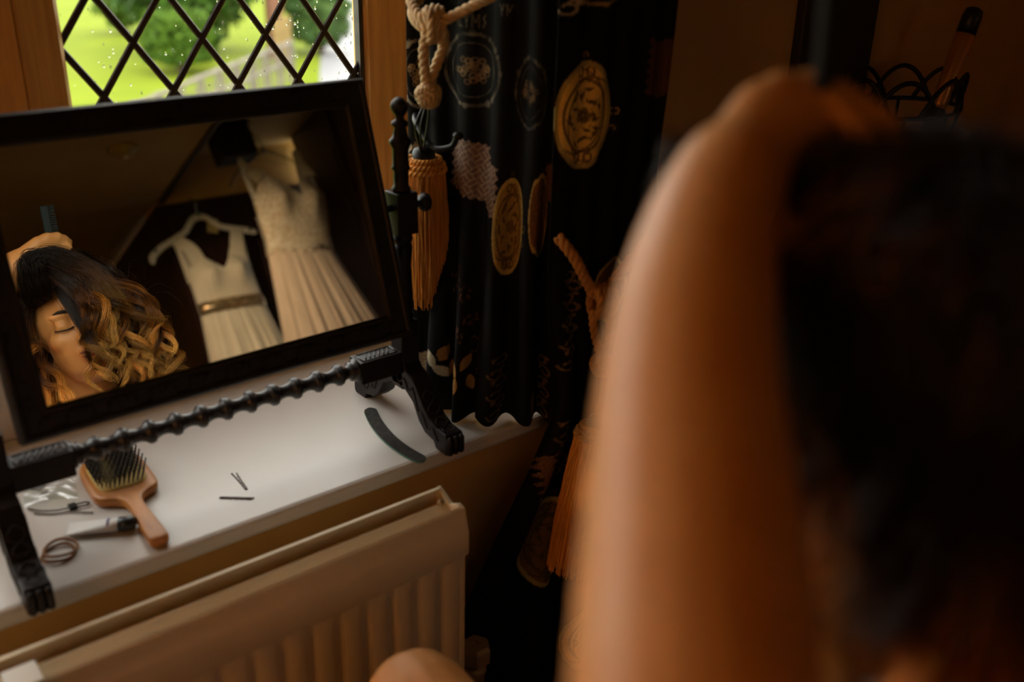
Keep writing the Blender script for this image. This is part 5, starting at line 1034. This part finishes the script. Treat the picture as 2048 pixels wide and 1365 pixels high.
# ---- hair as fine strands
TONE = []
def smooth01(x): x = np.clip(x, 0, 1); return x * x * (3 - 2 * x)
def lock(out, way, n, spread, curl, s0=0.45, turns=3.0, npts=40, seed=0, jit=0.004, root_spread=None, tone=None):
    r = np.random.default_rng(seed); p = cr(way, 14); s = np.concatenate([[0], np.cumsum(np.linalg.norm(np.diff(p, axis=0), axis=1))]); s /= s[-1]; u = np.linspace(0, 1, npts)
    g = np.stack([np.interp(u, s, p[:, k]) for k in range(3)], 1); t = np.gradient(g, axis=0); t /= np.linalg.norm(t, axis=1)[:, None] + 1e-9
    a = np.cross(t, np.array([0.31, 0.22, 0.4])); a /= np.linalg.norm(a, axis=1)[:, None] + 1e-9; b_ = np.cross(t, a); ph = r.uniform(0, 6.28); sg = r.choice([-1, 1])
    env = smooth01((u - s0) / (1 - s0) * 1.6) * curl; th = ph + sg * turns * 2 * math.pi * np.clip((u - s0 * 0.7), 0, 1)
    rs = spread if root_spread is None else root_spread; tone = r.choice([0.2, 0.5, 0.9, 1.5]) if tone is None else tone
    for k in range(n):
        e = r.normal(size=2) * 0.5; sp = rs + (spread - rs) * smooth01(u * 2.5); sp = sp * (1 - 0.55 * smooth01((u - 0.6) / 0.4)); dphi = r.normal() * 0.22; cs = r.uniform(0.85, 1.15); le = r.uniform(0.86, 1.0)
        th2 = th + dphi; q = g + (env * cs * (np.cos(th2) - math.cos(ph + dphi)))[:, None] * a + (env * cs * np.sin(th2))[:, None] * b_
        q = q + (sp * e[0])[:, None] * a + (sp * e[1])[:, None] * b_ + (jit * np.sin(u * r.uniform(4, 10) + r.uniform(0, 6)) * u)[:, None] * r.normal(size=3) * 0.5
        if le < 0.999:
            uu = u * le; q = np.stack([np.interp(uu, u, q[:, i]) for i in range(3)], 1)
        out.append(q); TONE.append(tone)
def hair_object(name, strands, m, parent, r0=0.00032):
    P = np.vstack(strands); q = parent
    while q is not None: P = P - np.array(q.location); q = q.parent
    cu = bpy.data.hair_curves.new(name); cu.add_curves([len(s) for s in strands]); cu.position_data.foreach_set('vector', P.astype(np.float32).ravel())
    at = cu.attributes.get('radius') or cu.attributes.new('radius', 'FLOAT', 'POINT'); R = np.concatenate([r0 * (1 - 0.6 * np.linspace(0, 1, len(s)) ** 2) for s in strands]); at.data.foreach_set('value', R.astype(np.float32))
    ta = cu.attributes.new('tone', 'FLOAT', 'CURVE'); tv = np.array((TONE + [1.0] * len(strands))[:len(strands)], np.float32); ta.data.foreach_set('value', tv); TONE.clear()
    cu.materials.append(M[m]); o = bpy.data.objects.new(name, cu); C.objects.link(o); o.parent = parent; return o
SC = HC + np.array([0, -0.008, 0.028])
def scalp(az, el, k=1.0):
    a, e = math.radians(az), math.radians(el); return SC + k * np.array([0.081 * math.sin(a) * math.cos(e), 0.099 * math.cos(a) * math.cos(e), 0.094 * math.sin(e)])
S = []; R = random.Random(21); sd = 100
# cap of hair lying on the skull: sides and back
for az in range(58, 308, 7):
    azz = az if az <= 180 else az - 360
    for lay in range(2):
        sd += 1; k1 = 1.05 + 0.07 * lay; a = azz + R.uniform(-4, 4)
        if -110 < azz < -52:      # left side by the ear: swept back behind the ear
            w_ = [scalp(a * 0.6 + 0, 78, 1.02), scalp(a, 50, k1 + 0.02), scalp(a - 4, 22, k1 + 0.05), scalp(a - 18, 2, k1 + 0.06), scalp(a - 30, -22, k1 + 0.04)]
        else:
            w_ = [scalp(a * 0.8, 80, 1.02), scalp(a, 50, k1 + 0.04), scalp(a, 18, k1 + 0.10), scalp(a, -12, k1 + 0.12), scalp(a, -34, k1 + 0.06)]
        e_ = w_[-1]; L = R.uniform(0.11, 0.17); od = np.array([math.sin(math.radians(a)), math.cos(math.radians(a)), 0]); 
        w_ += [e_ + od * 0.018 + np.array([0, 0, -L * 0.5]), e_ + od * 0.024 + np.array([0.004, 0, -L])]
        lock(S, w_, 62, 0.016, R.uniform(0.010, 0.018), 0.62, R.uniform(1.2, 2.2), 40, sd, 0.004, 0.012)
# crown cover
for az in range(-180, 180, 18):
    for el in (86, 72, 58):
        sd += 1; a = az + R.uniform(-8, 8)
        if abs(a) < 60 and el < 60: continue
        kb = 0.0 if abs(a) < 95 else -0.09
        w_ = [scalp(a, el + 8, 1.02), scalp(a, el - 10, 1.16 + kb), scalp(a + R.uniform(-10, 10), el - 34, 1.20 + kb), scalp(a + R.uniform(-14, 14), el - 60, 1.18 + kb)]
        lock(S, w_, 34, 0.020, 0.004, 0.4, 0.6, 24, sd, 0.010, 0.016)
# hair lifted toward the hand, then tumbling over to the right side of the face
for k in range(40):
    sd += 1; az = R.uniform(-95, 40); el = R.uniform(48, 88)
    top = np.array([0.430 + 0.100 * R.random(), 0.300 + 0.048 * R.random(), 1.245 + 0.032 * R.random()])
    fx_ = R.random(); x1 = 0.485 + 0.125 * fx_; y1 = 0.348 - 0.03 * fx_ + 0.03 * R.random(); zend = R.uniform(0.985, 1.09)
    w_ = [scalp(az, el, 1.0), scalp(az * 0.8, el + 6, 1.10), top, np.array([0.5 * top[0] + 0.5 * (x1 - 0.03), 0.352 + 0.02 * R.random(), 1.222]), np.array([x1 - 0.018, y1 + 0.016, 1.165]), np.array([x1 - 0.004, y1 + 0.012, 1.105]), np.array([x1 + R.uniform(-0.015, 0.02), y1, zend])]
    lock(S, w_, 66, 0.0072, R.uniform(0.013, 0.023), 0.50, R.uniform(2.4, 4.0), 60, sd, 0.003, 0.010)
# tresses gathered over the hand
for k in range(16):
    sd += 1; dx_ = 0.040 * R.random(); w_ = [scalp(R.uniform(-100, -45), R.uniform(20, 50), 1.02), np.array([0.402 + dx_, 0.330, 1.205]), np.array([0.398 + dx_, 0.358, 1.240]), np.array([0.412 + dx_, 0.370, 1.262 + 0.012 * R.random()]), np.array([0.446 + dx_, 0.372, 1.262]), np.array([0.490 + dx_, 0.368, 1.220]), np.array([0.520 + dx_, 0.362, 1.160]), np.array([0.535 + dx_, 0.352, 1.11])]
    lock(S, w_, 60, 0.010, 0.006, 0.5, 1.0, 44, sd, 0.005, 0.010, 0.3)
# dark side locks over the left temple
for k in range(12):
    sd += 1; a = R.uniform(-84, -58); w_ = [scalp(a * 0.8, 62, 1.02), scalp(a, 36, 1.10), scalp(a - 4, 10, 1.12), scalp(a - 14, -12, 1.11), scalp(a - 26, -34, 1.06)]
    lock(S, w_, 44, 0.009, 0.003, 0.5, 0.7, 34, sd, 0.004, 0.010, 0.5)
# front curtain across the right half of the face
for k in range(30):
    sd += 1; f_ = k / 29; az = -22 + 105 * f_; el = R.uniform(40, 66)
    x = 0.460 + 0.130 * f_ + R.uniform(-0.004, 0.004); y = 0.362 - 0.085 * f_ ** 2
    w_ = [scalp(az, el, 1.0), scalp(az, el - 10, 1.12), np.array([x - 0.008, y - 0.008, 1.205]), np.array([x, y, 1.155]), np.array([x + 0.008, y + 0.004, 1.10]), np.array([x + R.uniform(-0.01, 0.03), y + R.uniform(-0.01, 0.02), R.uniform(0.98, 1.05)])]
    lock(S, w_, 62, 0.0065, R.uniform(0.011, 0.020), 0.52, R.uniform(2.2, 3.6), 58, sd, 0.003, 0.009)
# loose outer curls on the right
for k in range(34):
    sd += 1; az = R.uniform(35, 140); z1 = R.uniform(0.975, 1.10); x = R.uniform(0.56, 0.60) + 0.03 * (1.10 - z1) / 0.12; y = R.uniform(0.20, 0.375)
    w_ = [scalp(az, R.uniform(20, 60), 1.02), scalp(az, 12, 1.14), np.array([x - 0.020, y, 1.14]), np.array([x - 0.006, y, 0.5 * (1.14 + z1)]), np.array([x + R.uniform(-0.02, 0.03), y + R.uniform(-0.02, 0.02), z1])]
    lock(S, w_, 62, 0.0060, R.uniform(0.014, 0.025), 0.38, R.uniform(2.2, 3.8), 58, sd, 0.003)
# loose locks on the left: beside the neck, the forward lock and the curl behind
for w_, cu_, tn in (([scalp(-88, 10, 1.06), (0.402, 0.262, 1.13), (0.405, 0.285, 1.09), (0.412, 0.300, 1.05), (0.428, 0.310, 1.00)], 0.011, 2.2),
                    ([scalp(-100, 5, 1.08), (0.398, 0.250, 1.12), (0.402, 0.278, 1.07), (0.420, 0.300, 1.02), (0.440, 0.300, 0.985)], 0.012, 2.4),
                    ([scalp(-70, 25, 1.06), (0.394, 0.290, 1.150), (0.376, 0.330, 1.118), (0.362, 0.356, 1.092), (0.362, 0.366, 1.060)], 0.012, 1.3),
                    ([scalp(-112, 0, 1.10), (0.395, 0.205, 1.130), (0.382, 0.192, 1.100), (0.376, 0.188, 1.075), (0.384, 0.186, 1.045)], 0.018, 1.3),
                    ([scalp(-125, 0, 1.10), (0.405, 0.185, 1.120), (0.395, 0.178, 1.080), (0.392, 0.176, 1.050), (0.400, 0.176, 1.015)], 0.016, 1.6)):
    sd += 1; lock(S, w_, 90, 0.008, cu_, 0.35, tn, 50, sd, 0.003, None, 1.6)
hair_object('hair', S, 'hair', pa)
# stray flyaways
F = []
for k in range(150):
    az, el = R.uniform(-180, 180), R.uniform(10, 88); p0 = scalp(az, el, 1.1); d = np.array([R.gauss(0, 1), R.gauss(0, 1), R.gauss(0.2, 0.8)]); d /= np.linalg.norm(d); q = p0 + (p0 - SC) * R.uniform(0.1, 0.55)
    F.append(cr([p0, 0.5 * (p0 + q) + d * 0.008, q + d * 0.02], 8))
for k in range(120):
    p0 = np.array([R.uniform(0.5, 0.63), R.uniform(0.22, 0.38), R.uniform(1.0, 1.2)]); d = np.array([R.gauss(0.5, 1), R.gauss(0.3, 0.6), R.gauss(0, 1)]); d /= np.linalg.norm(d); F.append(cr([p0, p0 + d * 0.03 + np.array([0, 0, 0.01]), p0 + d * 0.055 + np.array([0.0, 0, -0.01])], 8))
hair_object('flyaway_hair', F, 'hair_dark', pa, 0.00018)

# ---- standing person whose left arm reaches across the foreground
pb = thing('person', 'standing person in red floral top whose bare forearm fills the blurred foreground', 'person', (0.36, -0.24, 0.0))
b = MB(); H2 = np.array([0.30, -0.235, 1.475]); R2 = rotm(-0.35, 0, -0.15); head(b, H2, R2)
b.capsule([(0.335, -0.255, 1.29), (0.315, -0.26, 1.35), (0.305, -0.25, 1.40)], [0.060, 0.052, 0.052], 14)
b.capsule([(0.36, -0.25, 0.88), (0.36, -0.25, 0.98), (0.355, -0.25, 1.10), (0.35, -0.25, 1.20), (0.345, -0.252, 1.27)], [0.165, 0.140, 0.145, 0.155, 0.10], 20, (1.0, 0.70), up=(1, 0, 0))
shL, elL = np.array([0.205, -0.185, 1.275]), np.array([0.200, 0.120, 1.105])
b.capsule([(0.30, -0.25, 1.29), shL], [0.055, 0.052], 12); b.capsule([shL, 0.5 * (shL + elL) + np.array([-0.012, 0, -0.01]), elL], [0.052, 0.047, 0.043], 14)
fa_ = cr([(0.200, 0.120, 1.105), (0.226, 0.166, 1.129), (0.258, 0.199, 1.151), (0.284, 0.227, 1.175), (0.312, 0.257, 1.202), (0.343, 0.284, 1.229), (0.378, 0.308, 1.253), (0.411, 0.325, 1.272)], 4)
b.capsule(fa_, np.interp(np.linspace(0, 1, len(fa_)), [0, 0.12, 0.3, 0.5, 0.7, 0.86, 1.0], [0.043, 0.047, 0.0475, 0.043, 0.0385, 0.034, 0.030]), 18)
NL = []
# left hand: palm and five fingers closed on a tress of hair
wq = np.array([0.411, 0.325, 1.272])
mcp = [np.array(p) for p in ((0.498, 0.330, 1.303), (0.486, 0.339, 1.307), (0.468, 0.344, 1.307), (0.450, 0.345, 1.302))]
for q in mcp: b.capsule([wq + 0.25 * (q - wq), q], [0.0225, 0.0125], 10)
fing = [[mcp[0], (0.510, 0.322, 1.296), (0.506, 0.332, 1.286), (0.487, 0.336, 1.296)],
        [mcp[1], (0.502, 0.316, 1.299), (0.507, 0.294, 1.288), (0.502, 0.277, 1.277)],
        [mcp[2], (0.484, 0.318, 1.300), (0.485, 0.296, 1.285), (0.478, 0.281, 1.268)],
        [mcp[3], (0.459, 0.320, 1.289), (0.460, 0.302, 1.272), (0.454, 0.287, 1.260)]]
for q in fing:
    q = [np.array(p) for p in q]; b.capsule(q, [0.0112, 0.0098, 0.0088, 0.0076], 10); dd = (q[3] - q[2]) / np.linalg.norm(q[3] - q[2]); out = q[3] - np.array([0.45, 0.30, 1.22]); out /= np.linalg.norm(out)
    NL.append(MB().ell(q[3] + dd * 0.004 + out * 0.0045, (0.0052, 0.0058, 0.0052), nu=10, nv=8))
tq = [np.array(p) for p in ((0.402, 0.312, 1.262), (0.405, 0.310, 1.257), (0.414, 0.295, 1.247), (0.427, 0.283, 1.242))]; b.capsule(tq, [0.020, 0.0155, 0.0118, 0.0092], 10); NL.append(MB().ell(tq[3] + np.array([0.003, -0.006, 0.004]), (0.006, 0.006, 0.006), nu=10, nv=8))
# right arm hanging at the side
shR = np.array([0.50, -0.250, 1.305]); b.capsule([(0.39, -0.25, 1.29), shR], [0.055, 0.052], 12); b.capsule([shR, (0.535, -0.29, 1.13), (0.545, -0.28, 1.00)], [0.052, 0.046, 0.040], 12); b.capsule([(0.545, -0.28, 1.00), (0.54, -0.25, 0.88), (0.53, -0.22, 0.78)], [0.041, 0.036, 0.026], 12)
hand(b, (0.53, -0.22, 0.78), (-0.05, 0.15, -1), (1, 0, 0), 0.35, 1, NL)
for s in (-1, 1):
    hx = 0.36 + s * 0.085; b.capsule([(hx, -0.25, 0.88), (hx, -0.24, 0.50), (hx, -0.26, 0.10)], [0.092, 0.060, 0.038], 14); b.capsule([(hx, -0.27, 0.06), (hx, -0.19, 0.045), (hx, -0.11, 0.03)], [0.040, 0.034, 0.026], 12)
blobby(b, 'body', 'skin', 0.004, pb, 5)
for q in NL: q.build('fingernail', 'nail', pb)
tp = MB(); tp.capsule([(0.36, -0.25, 0.86), (0.36, -0.25, 0.98), (0.355, -0.25, 1.10), (0.35, -0.25, 1.20), (0.345, -0.252, 1.255)], [0.180, 0.155, 0.158, 0.166, 0.125], 20, (1.0, 0.74), up=(1, 0, 0))
for s_, e_ in ((shL, elL), (shR, np.array([0.54, -0.29, 1.10]))): tp.capsule([np.array([0.345, -0.25, 1.27]) * 0.4 + s_ * 0.6, s_, s_ + (e_ - s_) * 0.35], [0.060, 0.062, 0.058], 12)
blobby(tp, 'floral_top', 'floral', 0.006, pb, 4)
tr_ = MB(); tr_.capsule([(0.36, -0.25, 0.84), (0.36, -0.25, 0.92)], [0.178, 0.168], 18, (1.0, 0.74), up=(1, 0, 0))
for s in (-1, 1): hx = 0.36 + s * 0.085; tr_.capsule([(hx, -0.25, 0.88), (hx, -0.24, 0.50), (hx, -0.26, 0.14)], [0.102, 0.075, 0.058], 14)
blobby(tr_, 'trousers', 'trouser', 0.007, pb, 4)
SH = MB()
for s in (-1, 1): hx = 0.36 + s * 0.085; SH.capsule([(hx, -0.275, 0.048), (hx, -0.18, 0.046), (hx, -0.10, 0.040)], [0.046, 0.044, 0.038], 12)
SH.build('shoes', 'trouser', pb)
S2 = []; SC2 = H2 + np.array([0, -0.02, 0.028])
for az in range(50, 310, 9):
    a = math.radians(az); q = [SC2 + np.array([0.02 * math.sin(a), 0.02 * math.cos(a), 0.094])] + [SC2 + k * np.array([0.081 * math.sin(a) * math.cos(e), 0.099 * math.cos(a) * math.cos(e), 0.094 * math.sin(e)]) for e, k in ((0.9, 1.06), (0.35, 1.10), (-0.2, 1.12), (-0.7, 1.15))]
    sd += 1; lock(S2, q + [q[-1] + np.array([0, -0.012, -0.05])], 60, 0.016, 0.004, 0.5, 0.6, 28, sd)
hair_object('hair', S2, 'hair_dark', pb, 0.0004)
# comb held upright above the hair
cb = thing('hair_comb', 'dark teal comb held upright above the curled hair in the mirror', 'comb', (0.474, 0.338, 1.30))
ca, cz_ = np.array([0.481, 0.322, 1.287]), np.array([0.489, 0.333, 1.374]); dz = (cz_ - ca); Lc = np.linalg.norm(dz); dz /= Lc; sx_ = np.array([1.0, 0.15, 0]); sx_ -= (sx_ @ dz) * dz; sx_ /= np.linalg.norm(sx_); ny_ = np.cross(dz, sx_)
def cbx(mb, a0, a1, s0_, s1_, th):
    v = [ca + dz * a + sx_ * s_ + ny_ * n for n in (-th, th) for a in (a0, a1) for s_ in (s0_, s1_)]; mb.add(v, [(0, 1, 3, 2), (4, 6, 7, 5), (0, 4, 5, 1), (2, 3, 7, 6), (0, 2, 6, 4), (1, 5, 7, 3)])
mb = MB(); cbx(mb, -0.03, Lc, -0.012, 0.002, 0.003); mb.build('spine', 'teal_comb', cb, smooth=False, bevel=0.0015)
mb = MB()
for k in range(34): a = -0.028 + (Lc + 0.026) * k / 33; cbx(mb, a, a + 0.0016, 0.002, 0.0125, 0.0015)
stuff(mb.build('teeth', 'teal_comb', cb, smooth=False))
# stool under the seated person
stl = thing('upholstered_stool', 'dark upholstered stool under the seated person', 'stool', (0.49, 0.14, 0.0))
MB().box(0.29, 0.69, -0.04, 0.32, 0.36, 0.42).build('seat', 'stool', stl, smooth=False, bevel=0.015)
for x in (0.31, 0.67):
    for y in (-0.02, 0.30): MB().lathe([(0, 0.014), (0.2, 0.018), (0.36, 0.022)], (x, y, 0), n=12).build('leg', 'dark_timber', stl)
